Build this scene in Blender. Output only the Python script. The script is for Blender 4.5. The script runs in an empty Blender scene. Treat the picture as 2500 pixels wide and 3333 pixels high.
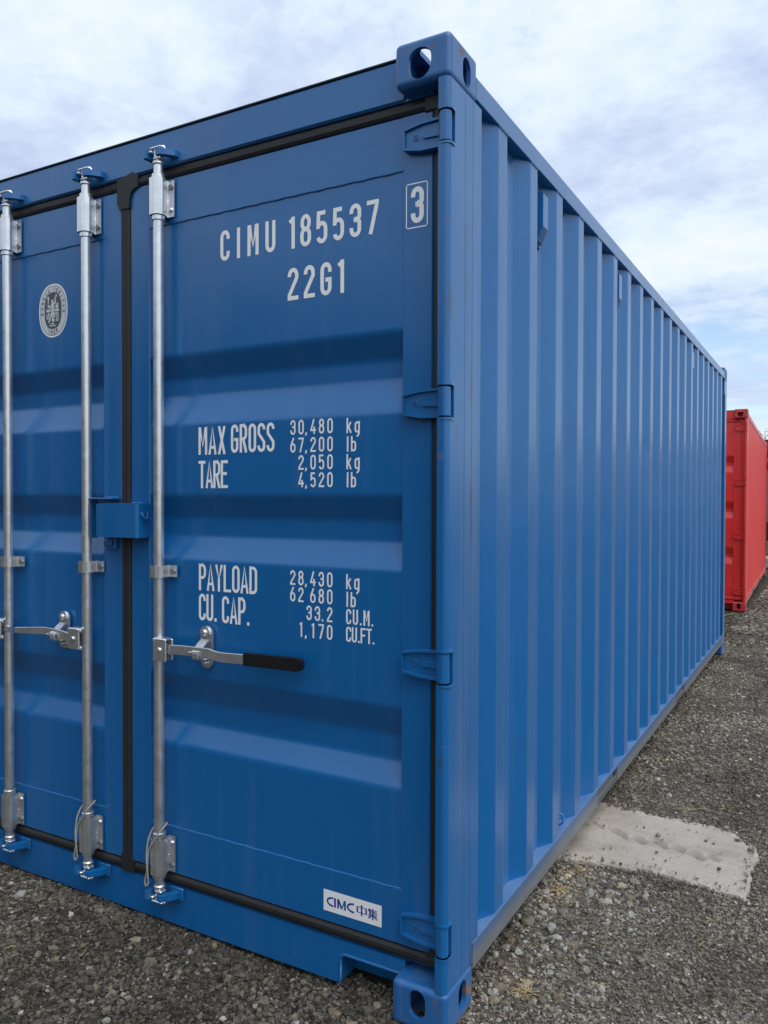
import bpy, math, random
import numpy as np
from mathutils import Vector, Matrix
random.seed(7); RNG = np.random.default_rng(11)
SC = bpy.context.scene
COL = SC.collection

# ---------------------------------------------------------------- camera
cam = bpy.data.cameras.new('camera'); co = bpy.data.objects.new('camera', cam); COL.objects.link(co)
cr = Vector((0.87100238, 0.4912695, 0.00302362)); cu = Vector((-0.01083107, 0.01304927, 0.99985619)); cf = Vector((-0.49115939, 0.87090987, -0.01668693))
co.matrix_world = Matrix(((cr.x, cu.x, -cf.x, 0.85303), (cr.y, cu.y, -cf.y, -1.84644), (cr.z, cu.z, -cf.z, 1.40033), (0, 0, 0, 1)))
cam.sensor_fit = 'VERTICAL'; cam.sensor_height = 36.0; cam.sensor_width = 27.0; cam.lens = 2589.0 / 3333.0 * 36.0
cam.clip_start = 0.02; cam.clip_end = 3000.0
SC.camera = co

# ---------------------------------------------------------------- light and exposure
SUN_EL, SUN_AZ = 58.0, 112.0          # azimuth clockwise from +y: the light comes over the long side on the right
SUN_STRENGTH, SUN_ANGLE = 1.5, 50.0
SKY_STRENGTH, CLOUD_STRENGTH = 0.145, 0.745
w = bpy.data.worlds.new('World'); SC.world = w; w.use_nodes = True
nt = w.node_tree; nt.nodes.clear()
def N(tree, typ, **kw):
    n = tree.nodes.new(typ)
    for k, v in kw.items(): setattr(n, k, v)
    return n
def L(tree, a, b): tree.links.new(a, b)
def ramp(tree, fac, stops, interp='LINEAR'):
    r = N(tree, 'ShaderNodeValToRGB'); r.color_ramp.interpolation = interp
    el = r.color_ramp.elements
    while len(el) < len(stops): el.new(0.5)
    for e, (p, c) in zip(el, stops):
        e.position = p; e.color = (c, c, c, 1) if isinstance(c, (int, float)) else tuple(c) + (1,)
    L(tree, fac, r.inputs[0]); return r.outputs[0]
def math_(tree, op, a, b=None, clamp=False):
    n = N(tree, 'ShaderNodeMath', operation=op, use_clamp=clamp)
    for i, x in enumerate((a, b)):
        if x is None: continue
        if isinstance(x, (int, float)): n.inputs[i].default_value = x
        else: L(tree, x, n.inputs[i])
    return n.outputs[0]
sky = N(nt, 'ShaderNodeTexSky', sky_type='NISHITA'); sky.sun_disc = False
sky.sun_elevation = math.radians(SUN_EL); sky.sun_rotation = math.radians(SUN_AZ); sky.air_density = 1.0; sky.dust_density = 1.2
tc = N(nt, 'ShaderNodeTexCoord'); sep = N(nt, 'ShaderNodeSeparateXYZ'); L(nt, tc.outputs['Generated'], sep.inputs[0])
zl = math_(nt, 'MULTIPLY', math_(nt, 'LOGARITHM', math_(nt, 'ADD', math_(nt, 'MAXIMUM', sep.outputs[2], 0.0), 0.07), math.e), 0.95)   # clouds flatten towards the horizon
comb = N(nt, 'ShaderNodeCombineXYZ'); L(nt, sep.outputs[0], comb.inputs[0]); L(nt, sep.outputs[1], comb.inputs[1]); L(nt, zl, comb.inputs[2])
def cloudnoise(scale, detail, rough, off, dist=0.0):
    m = N(nt, 'ShaderNodeMapping'); m.inputs['Location'].default_value = off; L(nt, comb.outputs[0], m.inputs[0])
    n = N(nt, 'ShaderNodeTexNoise'); n.inputs['Scale'].default_value = scale; n.inputs['Detail'].default_value = detail
    n.inputs['Roughness'].default_value = rough; n.inputs['Distortion'].default_value = dist; L(nt, m.outputs[0], n.inputs['Vector'])
    return n.outputs[0]
n1 = cloudnoise(3.4, 5, 0.57, (3.1, 1.7, 0.0))     # light and dark of the cloud sheet
n2 = cloudnoise(2.6, 3, 0.55, (5.1, 7.9, 3.3))      # gaps in it
n3 = cloudnoise(8.5, 5, 0.66, (1.2, 9.6, 5.0))      # puffs
shade = math_(nt, 'ADD', math_(nt, 'MULTIPLY', n1, 0.58), math_(nt, 'MULTIPLY', n3, 0.42))
ccol = ramp(nt, shade, [(0.37, (0.53, 0.625, 0.86)), (0.455, (0.65, 0.76, 0.96)), (0.52, (0.76, 0.875, 1.0)), (0.59, (0.85, 0.94, 1.0)), (0.68, (0.94, 0.97, 0.985))])
# nearer the horizon the sheet opens into strips of blue
lowopen = ramp(nt, sep.outputs[2], [(0.02, 0.20), (0.19, 0.21), (0.30, 0.0)])
cov = ramp(nt, math_(nt, 'SUBTRACT', math_(nt, 'ADD', math_(nt, 'MULTIPLY', n2, 0.62), math_(nt, 'MULTIPLY', n3, 0.38)), lowopen), [(0.22, 0.0), (0.30, 0.7), (0.385, 1.0)])
b1 = N(nt, 'ShaderNodeBackground'); L(nt, sky.outputs[0], b1.inputs[0]); b1.inputs[1].default_value = SKY_STRENGTH
b2 = N(nt, 'ShaderNodeBackground'); L(nt, ccol, b2.inputs[0]); b2.inputs[1].default_value = CLOUD_STRENGTH
mx = N(nt, 'ShaderNodeMixShader'); L(nt, cov, mx.inputs[0]); L(nt, b1.outputs[0], mx.inputs[1]); L(nt, b2.outputs[0], mx.inputs[2])
wo = N(nt, 'ShaderNodeOutputWorld'); L(nt, mx.outputs[0], wo.inputs[0])
sl = bpy.data.lights.new('sun', 'SUN'); so = bpy.data.objects.new('sun', sl); COL.objects.link(so)
sl.energy = SUN_STRENGTH; sl.angle = math.radians(SUN_ANGLE); sl.color = (1.0, 0.97, 0.93)
az, el_ = math.radians(SUN_AZ), math.radians(SUN_EL)
to_sun = Vector((math.sin(az) * math.cos(el_), math.cos(az) * math.cos(el_), math.sin(el_)))
so.rotation_euler = to_sun.to_track_quat('Z', 'Y').to_euler(); so.location = (0, -6, 9)
SC.cycles.max_bounces = 4; SC.cycles.diffuse_bounces = 2; SC.cycles.glossy_bounces = 2; SC.cycles.transmission_bounces = 2
vs = SC.view_settings; vs.view_transform = 'Standard'; vs.look = 'None'; vs.exposure = 0.45; vs.gamma = 1.0; vs.use_curve_mapping = False

# ---------------------------------------------------------------- materials
def new_mat(name):
    m = bpy.data.materials.new(name); m.use_nodes = True
    t = m.node_tree; b = t.nodes['Principled BSDF']; return m, t, b
def setp(b, **kw):
    names = dict(base='Base Color', rough='Roughness', metal='Metallic', spec='Specular IOR Level', coat='Coat Weight', coatr='Coat Roughness')
    for k, v in kw.items():
        b.inputs[names[k]].default_value = (tuple(v) + (1,)) if k == 'base' else v
def noise(t, scale, detail=4, rough=0.55, vec=None, dist=0.0, stretch=None):
    n = N(t, 'ShaderNodeTexNoise'); n.inputs['Scale'].default_value = scale; n.inputs['Detail'].default_value = detail
    n.inputs['Roughness'].default_value = rough; n.inputs['Distortion'].default_value = dist
    if vec is None:
        g = N(t, 'ShaderNodeTexCoord'); vec = g.outputs['Object']
    if stretch:
        m = N(t, 'ShaderNodeMapping'); m.inputs['Scale'].default_value = stretch; L(t, vec, m.inputs[0]); vec = m.outputs[0]
    L(t, vec, n.inputs['Vector']); return n.outputs[0]
def mixc(t, fac, a, b, mode='MIX'):
    n = N(t, 'ShaderNodeMix', data_type='RGBA', blend_type=mode)
    if isinstance(fac, (int, float)): n.inputs[0].default_value = fac
    else: L(t, fac, n.inputs[0])
    for i, x in ((6, a), (7, b)):
        if isinstance(x, tuple): n.inputs[i].default_value = x + (1,)
        else: L(t, x, n.inputs[i])
    return n.outputs[2]
def bump(t, b, h, strength, dist, chain=None):
    n = N(t, 'ShaderNodeBump'); n.inputs['Strength'].default_value = strength; n.inputs['Distance'].default_value = dist
    L(t, h, n.inputs['Height'])
    if chain is not None: L(t, chain, n.inputs['Normal'])
    L(t, n.outputs[0], b.inputs['Normal']); return n.outputs[0]
def paint(name, base, rough=0.28, rust=0.0, dust=0.10, dustcol=(0.30, 0.29, 0.27), ior=1.64, sheen=0.24, scuff=0.0):
    m, t, b = new_mat(name)
    lo = noise(t, 1.3, 3, 0.6)
    streak = noise(t, 9.0, 3, 0.6, stretch=(1, 1, 0.06))
    c = mixc(t, math_(t, 'MULTIPLY', ramp(t, lo, [(0.3, 0.0), (0.75, 1.0)]), 0.25), base, tuple(x * 0.86 for x in base))
    d = math_(t, 'MULTIPLY', ramp(t, streak, [(0.52, 0.0), (0.85, 1.0)]), dust)
    c = mixc(t, d, c, dustcol)
    spots = N(t, 'ShaderNodeTexVoronoi'); spots.inputs['Scale'].default_value = 11.0
    g = N(t, 'ShaderNodeTexCoord'); L(t, g.outputs['Object'], spots.inputs['Vector'])
    sp = math_(t, 'MULTIPLY', ramp(t, spots.outputs['Distance'], [(0.018, 1.0), (0.030, 0.0)]), ramp(t, lo, [(0.5, 0.0), (0.58, 0.7)]))
    c = mixc(t, sp, c, (0.03, 0.035, 0.04))
    if scuff:
        sc = ramp(t, noise(t, 30.0, 4, 0.6, stretch=(1, 1, 0.10)), [(0.575, 0.0), (0.64, 1.0)])
        sc = math_(t, 'MULTIPLY', math_(t, 'MULTIPLY', sc, ramp(t, noise(t, 4.5, 2), [(0.47, 0.0), (0.57, 1.0)])), scuff)
        c = mixc(t, sc, c, (0.035, 0.075, 0.14))
    if rust:
        r = ramp(t, noise(t, 24.0, 6, 0.7, dist=0.4), [(0.66 - rust * 0.08, 0.0), (0.70 - rust * 0.08, 1.0)])
        r = math_(t, 'MULTIPLY', r, ramp(t, noise(t, 5.0, 2), [(0.45, 0.0), (0.6, 1.0)]))
        c = mixc(t, r, c, mixc(t, streak, (0.10, 0.035, 0.012), (0.34, 0.18, 0.09)))
        L(t, math_(t, 'ADD', math_(t, 'MULTIPLY', r, 0.4), rough), b.inputs['Roughness'])
    else:
        L(t, math_(t, 'ADD', math_(t, 'MULTIPLY', lo, 0.10), math_(t, 'ADD', math_(t, 'MULTIPLY', d, 0.5), rough - 0.05)), b.inputs['Roughness'])
    L(t, c, b.inputs['Base Color']); b.inputs['IOR'].default_value = ior
    b.inputs['Sheen Weight'].default_value = sheen; b.inputs['Sheen Roughness'].default_value = 0.30; b.inputs['Sheen Tint'].default_value = (0.9, 0.95, 1.0, 1.0)
    bump(t, b, noise(t, 3.2, 1, 0.5), 0.40, 0.012)
    return m
def rail_paint(name, base, low_tone, ledge):
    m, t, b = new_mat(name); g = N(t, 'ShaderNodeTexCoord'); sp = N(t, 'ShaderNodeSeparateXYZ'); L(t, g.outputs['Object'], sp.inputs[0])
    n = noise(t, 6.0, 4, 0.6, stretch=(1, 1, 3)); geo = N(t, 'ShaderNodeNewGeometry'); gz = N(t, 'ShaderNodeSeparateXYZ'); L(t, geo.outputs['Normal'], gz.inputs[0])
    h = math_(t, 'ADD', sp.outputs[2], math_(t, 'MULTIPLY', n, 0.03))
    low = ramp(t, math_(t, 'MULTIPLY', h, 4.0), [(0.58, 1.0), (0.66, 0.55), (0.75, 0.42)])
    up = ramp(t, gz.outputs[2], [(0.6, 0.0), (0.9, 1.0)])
    c = mixc(t, low, base, mixc(t, n, tuple(x * 0.75 for x in low_tone), tuple(x * 1.3 for x in low_tone)))  # rail face shifts towards a second tone near its bottom edge
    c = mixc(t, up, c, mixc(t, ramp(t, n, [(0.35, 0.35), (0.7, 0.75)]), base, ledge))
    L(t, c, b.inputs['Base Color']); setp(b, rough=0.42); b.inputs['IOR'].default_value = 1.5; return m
BLUE = (0.002, 0.123, 0.360); RED = (0.74, 0.020, 0.013)
M = {}
M['blue'] = paint('blue_paint', BLUE)
M['blue_cast'] = paint('blue_casting_paint', (0.012, 0.118, 0.35), 0.40, rust=1.25, dust=0.3, scuff=0.5)
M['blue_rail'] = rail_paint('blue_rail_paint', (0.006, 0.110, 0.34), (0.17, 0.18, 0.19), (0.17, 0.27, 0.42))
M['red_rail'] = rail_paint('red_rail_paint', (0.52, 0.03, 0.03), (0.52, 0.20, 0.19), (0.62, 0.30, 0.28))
M['blue_post'] = paint('scuffed_blue_paint', BLUE, 0.30, rust=0.25, dust=0.25, scuff=0.85)
M['red'] = paint('red_paint', RED, 0.38, dust=0.12, dustcol=(0.55, 0.25, 0.22))
M['red_cast'] = paint('red_casting_paint', (0.48, 0.026, 0.028), 0.45, rust=0.6, dust=0.2)
def metal(name, base, rough, metallic, sc=30.0, var=0.25):
    m, t, b = new_mat(name)
    n = noise(t, sc, 6, 0.65); n2 = noise(t, sc * 0.25, 4, 0.6, stretch=(1, 1, 0.25))
    c = mixc(t, ramp(t, n, [(0.3, 0.0), (0.72, 1.0)]), tuple(x * (1 - var) for x in base), tuple(min(1, x * (1 + var * 0.5)) for x in base))
    c = mixc(t, math_(t, 'MULTIPLY', ramp(t, n2, [(0.5, 0.0), (0.8, 1.0)]), 0.35), c, tuple(x * 0.7 for x in base))
    L(t, c, b.inputs['Base Color']); setp(b, metal=metallic)
    L(t, math_(t, 'ADD', math_(t, 'MULTIPLY', n, 0.22), rough - 0.1), b.inputs['Roughness'])
    bump(t, b, n, 0.12, 0.002); return m
M['zinc'] = metal('galvanised_steel', (0.82, 0.83, 0.84), 0.30, 0.88, 30.0, 0.16)
M['bolt'] = metal('dull_bolt_steel', (0.30, 0.31, 0.32), 0.48, 0.7)
def plain(name, base, rough, var=0.2, sc=40.0, bmp=0.1, spec=0.5):
    m, t, b = new_mat(name); n = noise(t, sc, 5, 0.6)
    L(t, mixc(t, n, tuple(x * (1 - var) for x in base), tuple(x * (1 + var) for x in base)), b.inputs['Base Color'])
    setp(b, rough=rough, spec=spec); bump(t, b, n, bmp, 0.002); return m
M['rubber'] = plain('black_rubber', (0.022, 0.022, 0.023), 0.52, 0.35, 25.0, spec=0.4)
M['grip'] = plain('black_grip', (0.010, 0.010, 0.011), 0.38)
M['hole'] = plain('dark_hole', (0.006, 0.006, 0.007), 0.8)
M['vinyl'] = plain('white_vinyl', (0.90, 0.90, 0.89), 0.42, 0.06, 60.0, 0.02)
M['decal_grey'] = plain('grey_print', (0.085, 0.09, 0.11), 0.5, 0.1, 60.0, 0.02)
M['decal_ring'] = plain('silver_print', (0.60, 0.64, 0.68), 0.45, 0.06, 60.0, 0.02)
M['logo_blue'] = plain('blue_print', (0.028, 0.035, 0.30), 0.45, 0.1, 60.0, 0.02)
M['logo_teal'] = plain('teal_print', (0.02, 0.30, 0.36), 0.45, 0.1, 60.0, 0.02)
M['rope'] = plain('steel_wire_rope', (0.34, 0.32, 0.29), 0.6, 0.4, 160.0, 0.3)
M['sealant'] = plain('dark_sealant', (0.018, 0.036, 0.050), 0.5)
M['straw'] = plain('dry_straw', (0.42, 0.31, 0.15), 0.8, 0.3, 20.0)
M['floor_ply'] = plain('underside_steel', (0.02, 0.02, 0.022), 0.8)
M['pocket'] = plain('pocket_grey_steel', (0.10, 0.11, 0.12), 0.5, 0.25, 12.0)

# ---------------------------------------------------------------- mesh helpers
class MB:
    def __init__(s): s.v = []; s.f = []; s.m = []; s.s = []
    def add(s, vs, fs, mat=0, smooth=False):
        o = len(s.v); s.v.extend([tuple(p) for p in vs])
        for f in fs: s.f.append([i + o for i in f]); s.m.append(mat); s.s.append(smooth)
        return s
    def box(s, x0, x1, y0, y1, z0, z1, b=0.0, mat=0):
        c = ((x0 + x1) / 2, (y0 + y1) / 2, (z0 + z1) / 2); h = (abs(x1 - x0) / 2, abs(y1 - y0) / 2, abs(z1 - z0) / 2)
        b = min(b, 0.45 * min(h) * 2)
        if b <= 0:
            vs = [(c[0] + sx * h[0], c[1] + sy * h[1], c[2] + sz * h[2]) for sx in (-1, 1) for sy in (-1, 1) for sz in (-1, 1)]
            return s.add(vs, [(0, 1, 3, 2), (4, 6, 7, 5), (0, 4, 5, 1), (2, 3, 7, 6), (0, 2, 6, 4), (1, 5, 7, 3)], mat)
        vs = []; ix = {}
        for sx in (-1, 1):
            for sy in (-1, 1):
                for sz in (-1, 1):
                    sg = (sx, sy, sz)
                    for a in range(3):
                        p = [c[k] + sg[k] * (h[k] - (0 if k == a else b)) for k in range(3)]
                        ix[sg, a] = len(vs); vs.append(p)
        fs = []
        for a in range(3):
            o1, o2 = [k for k in range(3) if k != a]
            for sa in (-1, 1):
                q = []
                for (u, v) in ((-1, -1), (1, -1), (1, 1), (-1, 1)):
                    sg = [0, 0, 0]; sg[a] = sa; sg[o1] = u; sg[o2] = v; q.append(ix[tuple(sg), a])
                fs.append(q)
        for a in range(3):
            o1, o2 = [k for k in range(3) if k != a]
            for s1 in (-1, 1):
                for s2 in (-1, 1):
                    def key(t):
                        sg = [0, 0, 0]; sg[a] = t; sg[o1] = s1; sg[o2] = s2; return tuple(sg)
                    fs.append([ix[key(-1), o1], ix[key(1), o1], ix[key(1), o2], ix[key(-1), o2]])
        for sx in (-1, 1):
            for sy in (-1, 1):
                for sz in (-1, 1): fs.append([ix[(sx, sy, sz), k] for k in range(3)])
        # consistent outward winding
        out = []
        C = Vector(c)
        for f in fs:
            P = [Vector(vs[i]) for i in f]; n = (P[1] - P[0]).cross(P[2] - P[0]); ce = sum(P, Vector()) / len(P)
            out.append(f if n.dot(ce - C) > 0 else f[::-1])
        return s.add(vs, out, mat)
    def prism(s, poly, axis, a, b, mat=0, smooth=False, caps=True):
        # poly: 2-D points, extruded along axis between a and b (other two axes in cyclic order x,y / y,z / x,z)
        def P(p, t): return {'z': (p[0], p[1], t), 'y': (p[0], t, p[1]), 'x': (t, p[0], p[1])}[axis]
        n = len(poly); area = sum(poly[i][0] * poly[(i + 1) % n][1] - poly[(i + 1) % n][0] * poly[i][1] for i in range(n))
        vs = [P(p, a) for p in poly] + [P(p, b) for p in poly]
        flip = (area > 0) ^ (b > a) ^ (axis == 'y')
        fs = []; 
        for i in range(n):
            j = (i + 1) % n; q = [i, j, n + j, n + i]; fs.append(q[::-1] if flip else q)
        s.add(vs, fs, mat, smooth)
        if caps:
            c0 = list(range(n))[::-1]; c1 = [n + i for i in range(n)]
            if flip: c0, c1 = c0[::-1], c1[::-1]
            s.add(vs, [c0, c1], mat)
        return s
    def sheet(s, line, axis, a, b, th, mat=0, smooth=False):
        # open polyline extruded along axis with thickness th on its left side
        pts = [Vector(p) for p in line]; off = []
        for i, p in enumerate(pts):
            d0 = (p - pts[i - 1]).normalized() if i else None
            d1 = (pts[i + 1] - p).normalized() if i < len(pts) - 1 else None
            d0 = d0 or d1; d1 = d1 or d0
            n0 = Vector((-d0.y, d0.x)); n1 = Vector((-d1.y, d1.x)); n = (n0 + n1)
            n = n / max(0.3, n.dot(n0)); off.append(p + n * th)
        return s.prism([tuple(p) for p in pts] + [tuple(p) for p in reversed(off)], axis, a, b, mat, smooth)
    def tube(s, pts, rad, n=16, mat=0, smooth=True, caps=True, closed=False, sx=1.0):
        pts = [Vector(p) for p in pts]
        if not isinstance(rad, (list, tuple)): rad = [rad] * len(pts)
        rings = []; up = None; k = len(pts)
        for i, p in enumerate(pts):
            a = pts[i - 1] if (i or closed) else p; b = pts[(i + 1) % k] if (i < k - 1 or closed) else p
            d = (b - a)
            d = d.normalized() if d.length > 1e-9 else Vector((0, 0, 1))
            if up is None:
                up = Vector((1, 0, 0)) if abs(d.x) < 0.9 else Vector((0, 1, 0))
            up = (up - d * up.dot(d)).normalized(); sd = d.cross(up)
            rings.append([p + (up * math.cos(2 * math.pi * j / n) + sd * math.sin(2 * math.pi * j / n) * sx) * rad[i] for j in range(n)])
        vs = [q for r in rings for q in r]; fs = []
        for i in range(k if closed else k - 1):
            for j in range(n):
                a = i * n; b = ((i + 1) % k) * n
                fs.append((a + j, a + (j + 1) % n, b + (j + 1) % n, b + j))
        s.add(vs, fs, mat, smooth)
        if caps and not closed: s.add(vs, [list(range(n))[::-1], [(k - 1) * n + j for j in range(n)]], mat)
        return s
    def lathe(s, x, y, prof, n=20, mat=0):
        # prof: (z, r) pairs; sharp steps kept by doubling the rings
        for (z0, r0), (z1, r1) in zip(prof[:-1], prof[1:]):
            vs = [(x + r * math.cos(2 * math.pi * j / n), y + r * math.sin(2 * math.pi * j / n), z) for z, r in ((z0, r0), (z1, r1)) for j in range(n)]
            fs = [(j, (j + 1) % n, n + (j + 1) % n, n + j) for j in range(n)]
            if z1 < z0: fs = [f[::-1] for f in fs]
            s.add(vs, fs, mat, abs(r0 - r1) < abs(z0 - z1) * 3)
        for (z, r), rev in ((prof[0], prof[-1][0] > prof[0][0]), (prof[-1], prof[-1][0] < prof[0][0])):
            if r > 1e-6:
                vs = [(x + r * math.cos(2 * math.pi * j / n), y + r * math.sin(2 * math.pi * j / n), z) for j in range(n)]
                s.add(vs, [list(range(n))[::-1] if rev else list(range(n))], mat)
        return s
    def merge(s, o): 
        k = len(s.v); s.v += o.v; s.f += [[i + k for i in f] for f in o.f]; s.m += o.m; s.s += o.s; return s
    def mapped(s, fn, flip=False):
        r = MB(); r.v = [tuple(fn(*p)) for p in s.v]; r.f = [f[::-1] if flip else list(f) for f in s.f]; r.m = list(s.m); r.s = list(s.s); return r
    def mesh(s, name):
        me = bpy.data.meshes.new(name); me.from_pydata(s.v, [], s.f)
        me.polygons.foreach_set('material_index', s.m); me.polygons.foreach_set('use_smooth', s.s); me.update(); return me
def link(name, me, mats, parent=None, loc=None):
    o = bpy.data.objects.new(name, me); COL.objects.link(o)
    if isinstance(mats, str): mats = [mats]
    if me is not None and not me.materials:
        for m in mats: me.materials.append(M[m])
    if parent is not None: o.parent = parent
    if loc is not None: o.location = loc
    return o
def build(name, mb, mats, parent=None, loc=None): return link(name, mb.mesh(name), mats, parent, loc)
def tag(o, label=None, cat=None, group=None, kind=None):
    for k, v in (('label', label), ('category', cat), ('group', group), ('kind', kind)):
        if v: o[k] = v
    return o
def arc(cx, cy, rx, ry, a0, a1, n=8):
    return [(cx + rx * math.cos(math.radians(a0 + (a1 - a0) * i / n)), cy + ry * math.sin(math.radians(a0 + (a1 - a0) * i / n))) for i in range(n + 1)]
def evaluated(o):
    dg = bpy.context.evaluated_depsgraph_get(); return bpy.data.meshes.new_from_object(o.evaluated_get(dg))

# ---------------------------------------------------------------- numpy value noise
def vnoise(x, y, seed=0):
    xi = np.floor(x).astype(np.int64); yi = np.floor(y).astype(np.int64); fx = x - xi; fy = y - yi
    fx = fx * fx * (3 - 2 * fx); fy = fy * fy * (3 - 2 * fy)
    def h(a, b):
        n = (a * 374761393 + b * 668265263 + seed * 1274126177) & 0xffffffff
        n = ((n ^ (n >> 13)) * 1274126177) & 0xffffffff
        return ((n ^ (n >> 16)) & 0xffff) / 65535.0
    return (h(xi, yi) * (1 - fx) + h(xi + 1, yi) * fx) * (1 - fy) + (h(xi, yi + 1) * (1 - fx) + h(xi + 1, yi + 1) * fx) * fy
def fbm(x, y, sc, oct_=4, seed=0, gain=0.5):
    s = 0; a = 1.0; t = 0
    for o in range(oct_):
        s = s + a * (vnoise(x * sc, y * sc, seed + o) - 0.5); t += a; a *= gain; sc *= 2.03
    return s / t
def sstep(a, b, x):
    t = np.clip((x - a) / (b - a), 0, 1); return t * t * (3 - 2 * t)
# ---------------------------------------------------------------- ground
SLAB = [(-0.28, 1.83), (-0.059, 1.822), (0.141, 1.809), (0.30, 1.800), (0.451, 1.782), (0.500, 1.768), (0.545, 1.70), (0.60, 1.66), (0.618, 1.555), (0.600, 1.42), (0.612, 1.30), (0.604, 1.190),
        (0.50, 1.200), (0.355, 1.230), (0.26, 1.236), (0.159, 1.205), (0.05, 1.195), (-0.054, 1.171), (-0.28, 1.15)]
def poly_dist(px, py, poly):
    # signed distance, positive inside
    d = np.full(px.shape, 1e9); inside = np.zeros(px.shape, bool); n = len(poly)
    for i in range(n):
        ax, ay = poly[i]; bx, by = poly[(i + 1) % n]
        t = np.clip(((px - ax) * (bx - ax) + (py - ay) * (by - ay)) / ((bx - ax) ** 2 + (by - ay) ** 2), 0, 1)
        d = np.minimum(d, np.hypot(px - ax - t * (bx - ax), py - ay - t * (by - ay)))
        c = ((ay > py) != (by > py)); xx = (bx - ax) * (py - ay) / (by - ay + 1e-12) + ax
        inside ^= c & (px < xx)
    return np.where(inside, d, -d)
def ground_base(x, y):
    left = 0.052 * (1 - sstep(-1.55, -0.35, x)) * (1 - 0.9 * sstep(-0.07, 0.05, y))
    far = -0.030 * sstep(6.2, 8.5, y) - 0.008 * np.clip(y - 9, 0, 7)
    near = -0.012 * (1 - sstep(-0.05, 0.35, x + 0.3)) * 0
    und = 0.022 * fbm(x, y, 1.7, 3, 3) * (1 - 0.7 * np.exp(-((x / 0.5) ** 2)) * (y > -0.2))
    added_bank = 5.5 * sstep(5.0, 14.0, -0.75 * x - 0.66 * y)       # unseen rise added behind the camera to darken the door reflections
    return left + far + near + und - 0.006 + added_bank
def slab_mask(x, y):
    d = poly_dist(x, y, SLAB) + 0.022 * fbm(x, y, 22, 3, 9)
    return d
def ground_h(x, y):
    near = np.exp(-np.clip(np.hypot(x, y - 0.8) - 2.5, 0, None) * 0.6)
    h = ground_base(x, y) + near * (0.010 * fbm(x, y, 14, 3, 21) + 0.010 * fbm(x, y, 45, 3, 31))
    d = slab_mask(x, y)
    return np.where(d > -0.03, h * (1 - 0.6 * sstep(-0.03, -0.005, d)) - 0.030 * sstep(-0.006, 0.012, d), h)
def axis_pts(lo, hi, step, far, neg, growth=1.13):
    a = list(np.arange(lo, hi, step)); s = step; x = a[-1]
    while x < far: s *= growth; x += s; a.append(x)
    s = step; x = lo; b = []
    while x > neg: s *= growth; x -= s; b.append(x)
    return np.array(b[::-1] + a)
gx = axis_pts(-2.3, 1.3, 0.015, 900, -900, 1.12); gy = axis_pts(-0.9, 3.2, 0.016, 1500, -600, 1.06)
GX, GY = np.meshgrid(gx, gy); GZ = ground_h(GX, GY)
nx, ny = len(gx), len(gy)
idx = np.arange(nx * ny).reshape(ny, nx)
quads = np.stack([idx[:-1, :-1], idx[:-1, 1:], idx[1:, 1:], idx[1:, :-1]], -1).reshape(-1, 4)
def grid_mesh(name, V, Q, smooth=True):
    me = bpy.data.meshes.new(name); me.vertices.add(len(V)); me.vertices.foreach_set('co', V.astype(np.float32).ravel())
    k = Q.shape[1]; me.loops.add(Q.size); me.loops.foreach_set('vertex_index', Q.astype(np.int32).ravel())
    me.polygons.add(len(Q)); me.polygons.foreach_set('loop_start', np.arange(0, Q.size, k, dtype=np.int32))
    me.polygons.foreach_set('use_smooth', np.full(len(Q), smooth)); me.update(calc_edges=True); me.validate(); return me
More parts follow.
